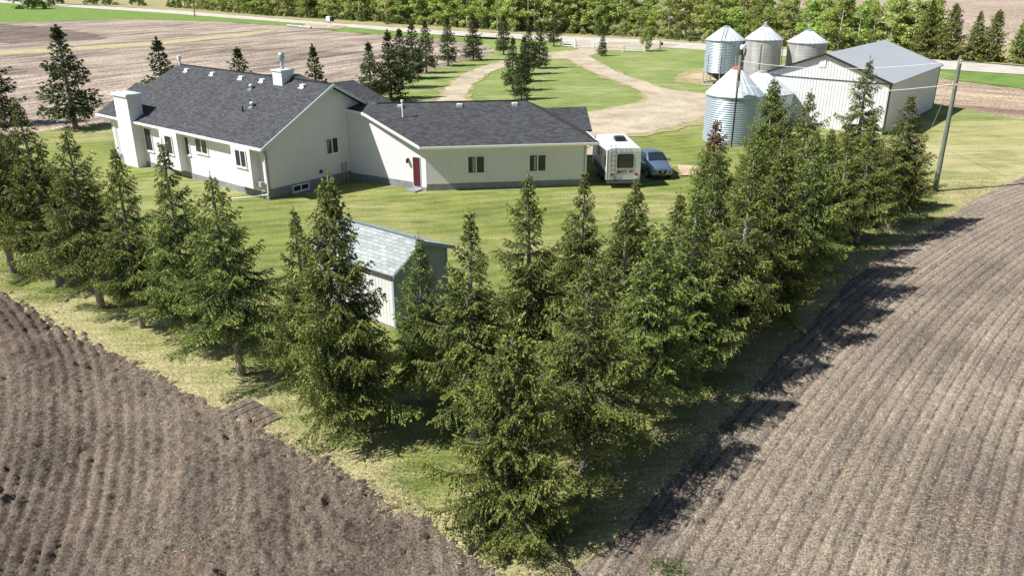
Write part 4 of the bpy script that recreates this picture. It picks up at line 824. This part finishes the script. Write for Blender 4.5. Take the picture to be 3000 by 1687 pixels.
def spruce(seed, h, r, z0, dens=1.0, tuft=0.105, gap=0.29, ragged=0.4, up=0.0, slim=1.1, twig_gap=0.105, wr=0.15, reps=5, mats=None, dead_from=None):
    rs = np.random.RandomState(seed); P = []; D = []; Ls = []; T = []
    limbs = MB(); z = z0; az = rs.rand() * 6.28
    lump = rs.rand(16)
    while z < h - 0.12:
        t = (z - z0) / (h - z0)
        n = int(rs.randint(5, 8) * dens) if t < 0.92 else 5
        for i in range(max(3, n)):
            az += 2.4 + rs.normal() * 0.25
            prof = (1 - t) ** slim * (0.72 + 0.28 * min(1, t * 6 + 0.2))
            L = r * prof * (1 - ragged / 2 + ragged * rs.rand() + 0.3 * (lump[int(t * 15)] - 0.5)) * (1.0 if t < 0.7 else 1 - 0.9 * (t - 0.7)) + 0.07
            if rs.rand() < 0.09: L *= 1.4
            if rs.rand() < 0.08 and t < 0.8: continue
            rise = (-0.45 + 1.15 * t + up) + rs.normal() * 0.12; zz = z + rs.uniform(-0.1, 0.1)
            dx, dy = math.cos(az), math.sin(az)
            ns = max(2, int(L / twig_gap)); s = (np.arange(ns) + 0.6) / ns; s = s[s > 0.12]
            cx = dx * L * s; cy = dy * L * s; cz = zz + L * (rise * s + 0.35 * (s - 0.35) * s ** 2) - 0.10 * L * L * s * 0.5
            if L > 0.7: limbs.tube([(0, 0, zz)] + [(cx[q], cy[q], cz[q]) for q in (len(s) // 2, len(s) - 1)], [0.022, 0.014, 0.005], 3, caps=False)
            for side in (-1, 1):
                tl = np.clip(0.5 * L * (1 - s) + min(0.2, 0.05 + 0.16 * L), 0.08, 0.72) * rs.uniform(0.7, 1.2, len(s))
                ang = rs.uniform(0.7, 1.15, len(s)) * side
                tx = dx * np.cos(ang) - dy * np.sin(ang); ty = dx * np.sin(ang) + dy * np.cos(ang); tz = -0.42 + rs.normal(size=len(s)) * 0.18
                nt = 9
                for k in range(nt):
                    f = (k + 0.3 * rs.rand(len(s))) / nt; ok = (tl * nt / (nt - 0.0) > 0) & (f * 0 + k * tuft * 0.78 < tl)
                    if not ok.any(): break
                    o = k * tuft * 0.75
                    p = np.stack([cx + tx * o, cy + ty * o, cz + tz * o - 0.25 * o * o], 1)[ok]
                    d = np.stack([tx, ty, tz - 0.5 * o], 1)[ok]
                    for rep in range(reps):
                        dd_ = d + rs.normal(size=d.shape) * 0.45; dd_ /= np.linalg.norm(dd_, axis=1, keepdims=True)
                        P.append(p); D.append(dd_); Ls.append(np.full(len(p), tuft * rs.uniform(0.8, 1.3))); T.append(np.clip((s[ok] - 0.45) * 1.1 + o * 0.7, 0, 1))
            # tip
            p = np.tile([[cx[-1], cy[-1], cz[-1]]], (4, 1)); d = np.tile([[dx, dy, 0.15]], (4, 1)) + rs.normal(size=(4, 3)) * 0.3; d /= np.linalg.norm(d, axis=1, keepdims=True)
            P.append(p); D.append(d); Ls.append(np.full(4, tuft * 1.2)); T.append(np.full(4, 0.9))
        z += gap * (0.7 + 0.5 * rs.rand()) * (1.0 if t < 0.8 else 0.62)
    # leader
    for q in range(12):
        zz = h - 0.6 + q * 0.06; p = np.tile([[0, 0, zz]], (4, 1)); a = rs.rand(4) * 6.28; d = np.stack([np.cos(a) * 0.45, np.sin(a) * 0.45, np.full(4, 0.9)], 1); d /= np.linalg.norm(d, axis=1, keepdims=True)
        P.append(p); D.append(d); Ls.append(np.full(4, tuft * 0.9)); T.append(np.full(4, 0.8))
    P = np.concatenate(P); D = np.concatenate(D); Ls = np.concatenate(Ls); T = np.concatenate(T)
    V, F = quads(P, D, Ls, Ls * wr, rs)
    if dead_from is not None:
        zc = P[:, 2] + rs.normal(size=len(P)) * 0.4; mi = (zc > dead_from).astype(np.int32)
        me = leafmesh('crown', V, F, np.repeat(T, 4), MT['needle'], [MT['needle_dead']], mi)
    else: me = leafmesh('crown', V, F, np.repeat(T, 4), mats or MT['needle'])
    tk = MB(); bend = rs.normal(size=2) * 0.03
    tk.tube([(bend[0] * math.sin(k_), bend[1] * math.sin(k_ * 1.3), q) for k_, q in enumerate(np.linspace(-0.1, h - 0.1, 9))], [0.026 * h * 0.8 * (1 - q / 8.6) ** 0.9 + 0.01 for q in range(9)], 10)
    if z0 > 1.2:                                  # dead snags on the bare lower trunk
        for q in range(9):
            a = rs.rand() * 6.28; zz = rs.uniform(0.8, z0 + 0.6); l_ = rs.uniform(0.25, 0.8); tk.tube([(0, 0, zz), (math.cos(a) * l_, math.sin(a) * l_, zz - 0.1 * l_)], [0.018, 0.005], 4)
    tko = tk.build('trunk', MT['bark']); lo = limbs.build('limbs', MT['twig'])
    co = bpy.data.objects.new('crown', me); col.objects.link(co)
    return {'trunk': tko, 'crown': co, 'limbs': lo}
def park(d, used=set()):
    """first use takes the originals, later uses copies that share the meshes"""
    k = id(d)
    if k in used: return {n_: o.copy() for n_, o in d.items()}
    used.add(k); return dict(d)
def plant(name, d, x, y, sc, rz, label, cat, group, lean=(0, 0), sxy=1.0):
    t = bpy.data.objects.new(name, None); col.objects.link(t); t.empty_display_size = 0.3
    t.location = (x, y, -0.02); t.rotation_euler = (lean[0], lean[1], rz); t.scale = (sc * sxy, sc * sxy, sc)
    tag(t, label, cat, group); new = park(d)
    for n_, o in new.items():
        if o.name not in col.objects: col.objects.link(o)
        o.parent = t
    if 'limbs' in new: new['limbs'].parent = new['crown']
    return t
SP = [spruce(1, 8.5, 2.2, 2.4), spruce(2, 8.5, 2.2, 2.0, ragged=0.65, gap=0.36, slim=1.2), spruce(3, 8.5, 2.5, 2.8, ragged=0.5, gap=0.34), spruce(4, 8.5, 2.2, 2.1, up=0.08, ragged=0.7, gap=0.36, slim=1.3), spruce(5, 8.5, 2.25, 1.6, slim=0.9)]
SPF = spruce(11, 6.3, 2.15, 0.25, dens=1.15, slim=0.62)
SPR = spruce(12, 8.4, 2.2, 1.4, dead_from=7.1, ragged=0.5)
SPD = [spruce(21, 8, 1.95, 1.5, tuft=0.26, gap=0.36, twig_gap=0.2, wr=0.2, reps=2, mats=MT['needle_dark'], up=0.1), spruce(22, 8, 1.8, 1.2, tuft=0.26, gap=0.36, twig_gap=0.2, wr=0.2, reps=2, mats=MT['needle_dark'], up=0.05, ragged=0.5)]
SPG = [spruce(31, 8, 2.4, 0.3, tuft=0.3, gap=0.36, twig_gap=0.22, wr=0.2, reps=2, slim=0.8), spruce(32, 8, 2.1, 1.4, tuft=0.28, gap=0.34, twig_gap=0.2, wr=0.2, reps=2, up=0.1)]
rnd = random.Random(7)
def th(i): return ['first', 'second', 'third', 'fourth', 'fifth', 'sixth', 'seventh', 'eighth', 'ninth', 'tenth', 'eleventh', 'twelfth', 'thirteenth', 'fourteenth', 'fifteenth'][i]
GW = 'spruces of the windbreak round the yard'
# left arm of the windbreak: (x, y, height, variant, width factor)
LEFT = [(-29.2, 46.2, 8.8, 1, 0.95, 'dark spruce cut by the left frame edge, nearest the top of the left row'),
        (-25.6, 39.0, 8.2, 0, 1.0, 'spruce at the left frame edge with a bare trunk base above the ploughed field'),
        (-22.3, 37.3, 9.0, 3, 1.0, 'tall dark spruce second in from the left frame edge'),
        (-18.9, 34.4, 8.3, 2, 1.0, 'pale green spruce with a thick bare leaning trunk left of the house chimney'),
        (-16.1, 32.2, 8.0, 1, 0.88, 'narrow spruce with a thin bare trunk, just left of the one crossing the house windows'),
        (-13.3, 30.4, 8.5, 3, 0.95, 'spruce whose tip crosses the house back wall windows'),
        (-10.4, 27.8, 7.9, 2, 1.0, 'broad spruce with a long bare trunk in front of the house corner downspout'),
        (-7.0, 25.3, 7.4, 3, 0.8, 'thin-topped spruce with a wispy leader left of the garden shed'),
        (-5.35, 23.6, 8.9, 4, 0.82, 'tall dense dark spruce overlapping the left half of the garden shed')]
for i, (x_, y_, h_, v_, sx_, lb) in enumerate(LEFT):
    plant('spruce_tree', SP[v_], x_, y_, h_ / 8.5, rnd.uniform(0, 6.28), lb, 'spruce', GW, (rnd.uniform(-.02, .02), rnd.uniform(-.02, .02)), sx_ * 0.98)
plant('spruce_tree', SPF, 0.0, 18.5, 0.95, 1.0, 'lowest and nearest bushy spruce at the corner of the two fields', 'spruce', GW, sxy=0.88)
plant('spruce_tree', SPR, 9.4, 37.3, 0.965, 0.5, 'spruce with a dead rusty-red top in front of the big grain bin', 'spruce', GW)
INNER = [(-3.2, 25.9, 6.3, 1, 0.85, 'short thin spruce in front of the blue-grey gable of the garden shed'), (-1.3, 23.5, 7.8, 3, 1.0, 'spruce with a pale bare trunk just right of the garden shed'),
         (0.7, 28.0, 7.9, 1, 0.98, 'spruce with a long sideways branch, standing in the clearing behind the front corner tree'), (2.8, 31.0, 7.2, 3, 0.92, 'slim spruce below the right garage window'),
         (4.9, 31.4, 6.7, 0, 1.0, 'spruce directly below the camper trailer'), (6.2, 28.6, 7.1, 1, 0.95, 'spruce below the parked car, lower right of it'),
         (15.6, 49.0, 8.5, 4, 0.95, 'tall spruce overlapping the right side of the big grain bin'), (15.6, 43.4, 8.6, 2, 0.9, 'broad spruce with a twin leader before the steel shed front wall'), (22.9, 53.6, 9.2, 1, 1.0, 'tallest spruce, its tip crossing the steel shed roof edge'),
         (22.8, 46.9, 7.9, 3, 1.2, 'last spruce of the right arm with long low branches towards the utility pole')]
for i, (x_, y_, h_, v_, sx_, lb) in enumerate(INNER):
    plant('spruce_tree', SP[v_], x_, y_, h_ / 8.5, rnd.uniform(0, 6.28), lb, 'spruce', GW, (rnd.uniform(-.02, .02), rnd.uniform(-.02, .02)), sx_)
OUT = [(2.23, 21.23, 7.1), (4.44, 24.04, 7.0), (6.45, 26.93, 7.6), (8.93, 29.88, 8.0), (11.01, 32.44, 7.7), (13.06, 35.25, 8.1), (15.05, 37.97, 7.3), (17.21, 41.09, 6.6), (19.59, 43.83, 7.3), (24.6, 50.6, 5.4)]
for i, (x_, y_, h_) in enumerate(OUT):            # outer row of the right arm, along the stubble field
    plant('spruce_tree', SP[(i * 3 + 2) % 5], x_, y_, h_ / 8.5, rnd.uniform(0, 6.28), f'{th(i)} spruce up the stubble-field edge, counting from the bushy front corner tree', 'spruce', GW, (rnd.uniform(-.02, .02), rnd.uniform(-.02, .02)), rnd.uniform(0.98, 1.12))
for i, (x_, y_, h_) in enumerate([(4.0, 27.2, 7.2), (8.3, 32.6, 7.7), (10.9, 35.6, 7.5), (13.3, 39.8, 7.9), (18.4, 46.6, 6.0), (7.2, 33.6, 5.3), (11.6, 40.2, 5.6), (13.2, 44.0, 6.1)]):
    plant('spruce_tree', SP[(i * 2 + 1) % 5], x_, y_, h_ / 8.5, rnd.uniform(0, 6.28), f'{th(i)} middle spruce of the right arm, hemmed in on both sides, counting from the front', 'spruce', GW, sxy=rnd.uniform(0.95, 1.1))
# spruces along the drive, island and behind the house
GD = 'spruces lining the driveway'
for i, (x_, y_, h_, v_) in enumerate([(-16.2, 95.0, 6.6, 0), (-14.4, 97.8, 7.7, 1), (-14.3, 107.3, 7.2, 0), (-13.8, 116.5, 7.7, 1), (-12.6, 122.9, 7.3, 0), (-10.1, 132.2, 7.3, 0), (-6.5, 140.4, 7.5, 1), (-1.5, 149.6, 6.6, 0)]):
    plant('spruce_tree', SPD[v_], x_, y_, h_ / 8, rnd.uniform(0, 6.28), f'{th(i)} dark spruce of the driveway line counting away from the house', 'spruce', GD, (0, 0), rnd.uniform(1.05, 1.25))
for i, (x_, y_, h_, v_, lb) in enumerate([(1.1, 97.5, 5.3, 1, 'lowest spruce on the lawn island, just above the garage ridge'), (0.1, 104.7, 6.4, 0, 'leftmost spruce on the lawn island'), (1.6, 113.5, 6.0, 1, 'middle spruce on the lawn island'),
                                       (2.4, 121.5, 6.7, 0, 'upper spruce in the lawn island clump'), (4.2, 129.0, 7.0, 1, 'tallest spruce at the top of the lawn island'), (8.2, 165.9, 6.8, 0, 'lone dark spruce beyond the left driveway arm near the fence'),
                                       (15.9, 147.5, 4.2, 1, 'small lone spruce between the driveway fork and the entrance')]):
    plant('spruce_tree', SPD[v_], x_, y_, h_ / 8, rnd.uniform(0, 6.28), lb, 'spruce', 'spruces on the front lawn', (0, 0), 1.05)
for (x_, y_, h_, v_, s_, lb) in [(-42.5, 79.2, 9.4, 0, 1.3, 'large dark spruce with a bare trunk left of the house against the field'), (-51.3, 81.2, 9.5, 1, 1.2, 'dark spruce cut by the left frame edge beside the back field'),
                                 (-34.6, 82.2, 8.1, 1, 1.35, 'spruce behind the left end of the house ridge'), (-27.1, 82.9, 7.1, 0, 1.3, 'small spruce showing over the middle of the house ridge'), (-19.4, 81.8, 7.5, 1, 1.05, 'narrow dark spruce right of the white ridge chimney')]:
    plant('spruce_tree', SPD[v_], x_, y_, h_ / 8, rnd.uniform(0, 6.28), lb, 'spruce', 'spruces behind the house', (0, 0), s_)
for i, (x_, y_, h_, v_) in enumerate([(71.0, 144.5, 9.4, 1), (73.6, 141.8, 8.8, 0), (76.6, 139.5, 7.8, 1), (79.0, 138.5, 8.0, 0), (82.2, 135.8, 8.2, 1), (84.6, 134.0, 9.2, 0), (88.5, 130.6, 7.4, 1), (92, 128, 7.2, 0)]):
    plant('spruce_tree', SPG[v_], x_, y_, h_ / 8, rnd.uniform(0, 6.28), f'{th(i)} spruce right of the leafy wood across the road, counting rightwards', 'spruce', 'spruces at the right end of the wood', (0, 0), 1.0)

# ------------------------------------------------------------------ broadleaf wood across the road
def broadleaf(seed, h, cr, z0, m, n=1500, leaf=0.34, clumps=26, bark='aspen_bark'):
    rs = np.random.RandomState(seed); P = []; T = []
    tk = MB(); bend = rs.normal(size=2) * 0.25
    top = (bend[0], bend[1], h * 0.93)
    tk.tube([(0, 0, -0.1), (bend[0] * .2, bend[1] * .2, h * 0.35), (bend[0] * .6, bend[1] * .6, h * 0.68), top], [0.13, 0.10, 0.06, 0.02], 7)
    for k in range(clumps):
        t = rs.rand() ** 0.8; z = z0 + (h - z0) * t; rr = cr * math.sin(math.pi * min(1, 0.22 + 0.74 * t)) ** 0.8 * (0.35 + 0.65 * rs.rand())
        a = rs.rand() * 6.28; c = np.array([math.cos(a) * rr, math.sin(a) * rr, z]); s = rs.uniform(0.35, 0.75) * cr * 0.5
        q = rs.normal(size=(n // clumps, 3)); q /= np.linalg.norm(q, axis=1, keepdims=True); q *= (rs.rand(len(q), 1) ** 0.4) * s; q[:, 2] *= 0.75
        P.append(c + q); T.append(np.full(len(q), rs.rand() * 0.7))
        if k % 2 == 0: tk.tube([(bend[0] * .4, bend[1] * .4, max(z0 * 0.8, z - rr * 0.8 - 0.3)), tuple(c)], [0.045, 0.012], 4, caps=False)
    P = np.concatenate(P); T = np.concatenate(T); D = rs.normal(size=P.shape); D /= np.linalg.norm(D, axis=1, keepdims=True)
    L = leaf * rs.uniform(0.7, 1.3, len(P)); V, F = quads(P, D, L, L * 0.33, rs)
    me = leafmesh('crown', V, F, np.repeat(T, 4), m)
    co = bpy.data.objects.new('crown', me); col.objects.link(co)
    return {'trunk': tk.build('trunk', MT[bark]), 'crown': co}
BT = [broadleaf(51, 9.5, 2.1, 1.3, MT['leaf'], 2600, clumps=40), broadleaf(52, 9.5, 1.8, 2.2, MT['leaf'], 1900, clumps=32), broadleaf(53, 9.5, 2.3, 1.2, MT['leaf_olive'], 2600, clumps=40), broadleaf(54, 9.5, 1.6, 1.8, MT['leaf_olive'], 1500, clumps=30), broadleaf(55, 8.5, 2.8, 0.4, MT['leaf'], 4200, clumps=60)]
SH = broadleaf(61, 2.6, 1.5, 0.1, MT['shrub'], 900, 0.26, 14, 'twig')
SH2 = broadleaf(62, 2.2, 1.6, 0.1, MT['leaf_olive'], 600, 0.26, 14, 'twig')
BARE = broadleaf(63, 7.5, 1.6, 1.5, MT['leaf_olive'], 260, 0.25, 30, 'twig')
BL_ = ['bright green aspen in the wood across the road', 'slender green aspen with a bare pale trunk in the wood across the road', 'olive-green broadleaf tree in the wood across the road', 'thin olive tree in the wood across the road', 'low-branching bushy tree in the wood across the road']
line = [(-132, 334), (-86, 283), (-50, 252.5), (-20, 226.5), (0, 207), (29, 190), (42, 176.5), (54, 166), (65, 153.5), (71, 146)]
def along(line, d):
    for a, b in zip(line[:-1], line[1:]):
        L = math.dist(a, b)
        if d <= L: f = d / L; nx, ny = -(b[1] - a[1]) / L, (b[0] - a[0]) / L; return a[0] + (b[0] - a[0]) * f, a[1] + (b[1] - a[1]) * f, nx, ny
        d -= L
    return None
tot = sum(math.dist(a, b) for a, b in zip(line[:-1], line[1:]))
rw = random.Random(3); cnt = 0
for row, (off, step) in enumerate([(0.6, 3.7), (4.4, 4.4), (9, 5.2), (14.5, 6.0), (21, 7.0)]):
    d = rw.uniform(0, 2)
    while d < tot - 0.5:
        p = along(line, d)
        if p is None: break
        x_, y_, nx, ny = p; nx, ny = (nx, ny) if ny > 0 else (-nx, -ny)
        o = off + rw.uniform(-1.2, 1.2); x_ += nx * o; y_ += ny * o
        right = d > tot - 75
        if right and row > 3: d += step; continue
        g = noise.noise(Vector((x_ * 0.03, y_ * 0.03, 2)))
        v = rw.choice([0, 4, 0, 4, 2]) if (right and row < 2 and d > tot - 45) else rw.choice([0, 1, 0, 4, 2] if g > -0.05 else [2, 3, 1, 2, 0])
        h_ = rw.uniform(7.6, 9.6) if right else rw.uniform(9.2, 12.5)
        if v == 4: h_ *= 0.85
        plant('broadleaf_tree', BT[v], x_, y_, h_ / 9.5, rw.uniform(0, 6.28), BL_[v], 'tree', f'wood trees across the road, {["bright", "slender", "olive", "thin", "bushy"][v]} kind', (0, 0), rw.uniform(1.25, 1.7)); cnt += 1
        d += step * rw.uniform(0.7, 1.3)
d = 1.0; k = 0
while d < tot - 1 and k < 85:                      # shrubs along the wood edge
    x_, y_, nx, ny = along(line, d); nx, ny = (nx, ny) if ny > 0 else (-nx, -ny); o = rw.uniform(-2.4, -0.6); v = rw.random() < 0.55
    plant('shrub', SH if v else SH2, x_ + nx * o, y_ + ny * o, rw.uniform(0.5, 1.3), rw.uniform(0, 6.28), 'green shrub along the foot of the wood across the road' if v else 'olive shrub along the foot of the wood across the road', 'shrub', 'green shrubs at the wood edge' if v else 'olive shrubs at the wood edge'); d += rw.uniform(1.8, 4.8); k += 1
for i, (x_, y_, h_, v_) in enumerate([(-19, 236, 14, 0), (-26, 243, 13, 1), (-64, 276, 13, 0), (0, 222, 13.5, 1)]):
    plant('spruce_tree', SPD[v_], x_, y_, h_ / 8, i, f'{th(i)} tall dark conifer standing among the leafy wood, counting from the grey gap leftwards', 'spruce', 'dark conifers in the wood', (0, 0), 0.9)
plant('shrub', SH, -30.5, 233.4, 2.4, 1, 'big round bush at the wood edge below the dark conifers', 'shrub', None, sxy=1.2)
plant('shrub', BT[4], 25.0, 156.2, 0.5, 2, 'round pale green shrub beside the right entrance fence', 'shrub', None)
for i, (x_, y_, s_) in enumerate([(-184, 345, 2.6), (-174, 357, 2.3), (-165, 352, 2.5), (-150, 345, 2.4)]):
    plant('shrub', SH, x_, y_, s_, i, f'{th(i)} low bush beyond the road at far left, left to right', 'shrub', 'far left roadside bushes')
plant('shrub', SH, -178, 318, 3.0, 5, 'rounded olive bush in the far left pasture', 'shrub', None, sxy=1.6)

# ------------------------------------------------------------------ loose straw on the fields and long grass along the edges
def scatter(name, n, region, dens, zf, m, L, W, upr, seed, label=None):
    rs = np.random.RandomState(seed); x = rs.uniform(region[0], region[1], n); y = region[2] + (region[3] - region[2]) * rs.rand(n) ** 1.5
    D = sdist(x, y, LAWN); ok = rs.rand(n) < dens(x, y, D); x, y, D = x[ok], y[ok], D[ok]; z = zf(x, y, D)
    a = rs.rand(len(x)) * 6.28; e = upr * rs.uniform(0.5, 1.2, len(x)); d = np.stack([np.cos(a) * np.cos(e), np.sin(a) * np.cos(e), np.sin(e)], 1)
    l_ = L * rs.uniform(0.5, 1.5, len(x)); V, F = quads(np.stack([x, y, z], 1), d, l_, W * rs.uniform(0.6, 1.4, len(x)), rs)
    me = leafmesh(name, V, F, np.zeros(len(V)), m); o = bpy.data.objects.new(name, me); col.objects.link(o); tag(o, label, kind='stuff')
pch = lambda x, y, sc, sd, lo: np.clip((fbm(x, y, sc, sd) - lo) * 6, 0, 1)
scatter('straw_litter', 150000, (-34, 1, 14, 42), lambda x, y, D: (D < 0.1) * (0.06 + 0.9 * pch(x, y, 0.3, 81, 0.56) + 0.7 * np.exp(D / 0.7)), lambda x, y, D: left_z(x, y, D) + 0.03, MT['straw'], 0.10, 0.006, 0.25, 91)
scatter('straw_litter', 330000, (0.5, 48, 14, 70), lambda x, y, D: (D < 0.1) * (x < y * 0.75) * (0.12 + 0.8 * pch(x, y, 0.22, 83, 0.5)), lambda x, y, D: right_z(x, y, D) + 0.03, MT['straw'], 0.12, 0.007, 0.2, 92)
scatter('long_grass', 520000, (-34, 36, 15, 58), lambda x, y, D: (D > -0.35) * (D < 6.5) * (0.25 + 0.75 * pch(x, y, 0.5, 85, 0.45)), lambda x, y, D: lawn_z(x, y, D) - 0.01, MT['blade'], 0.14, 0.009, 0.8, 93)

# old paver patch at the edge of the ploughed field
t = root('paver_patch', (-9.15, 24.9, 0), R(-40), 'flat brown paver strips at the lawn edge by the ploughed field', 'paving')
for k in range(5):
    a = MB(); a.box(-1.0 + 0.42 * k, -0.63 + 0.42 * k, -0.55 + 0.05 * k, 0.55, -0.02, 0.045); a.build('slab', MT['soil_left'], t)
used_up = [o for o in col.objects if o.parent is None and o.name.split('.')[0] in ('crown', 'trunk', 'limbs')]
for o in used_up: bpy.data.objects.remove(o)

scatter('weeds', 60000, (0.5, 9, 14.5, 26), lambda x, y, D: (D < 0.2) * (D > -2.2) * pch(x, y, 1.1, 99, 0.6), lambda x, y, D: right_z(x, y, D), MT['shrub'], 0.13, 0.014, 0.9, 98)
scatter('straw_litter', 120000, (-34, 1.5, 14.5, 42), lambda x, y, D: np.exp(-((D + 0.1) / 0.45) ** 2) * (0.35 + 0.65 * pch(x, y, 0.5, 87, 0.45)), lambda x, y, D: np.maximum(left_z(x, y, D), lawn_z(x, y, D)) + 0.02, MT['straw'], 0.16, 0.009, 0.5, 96)
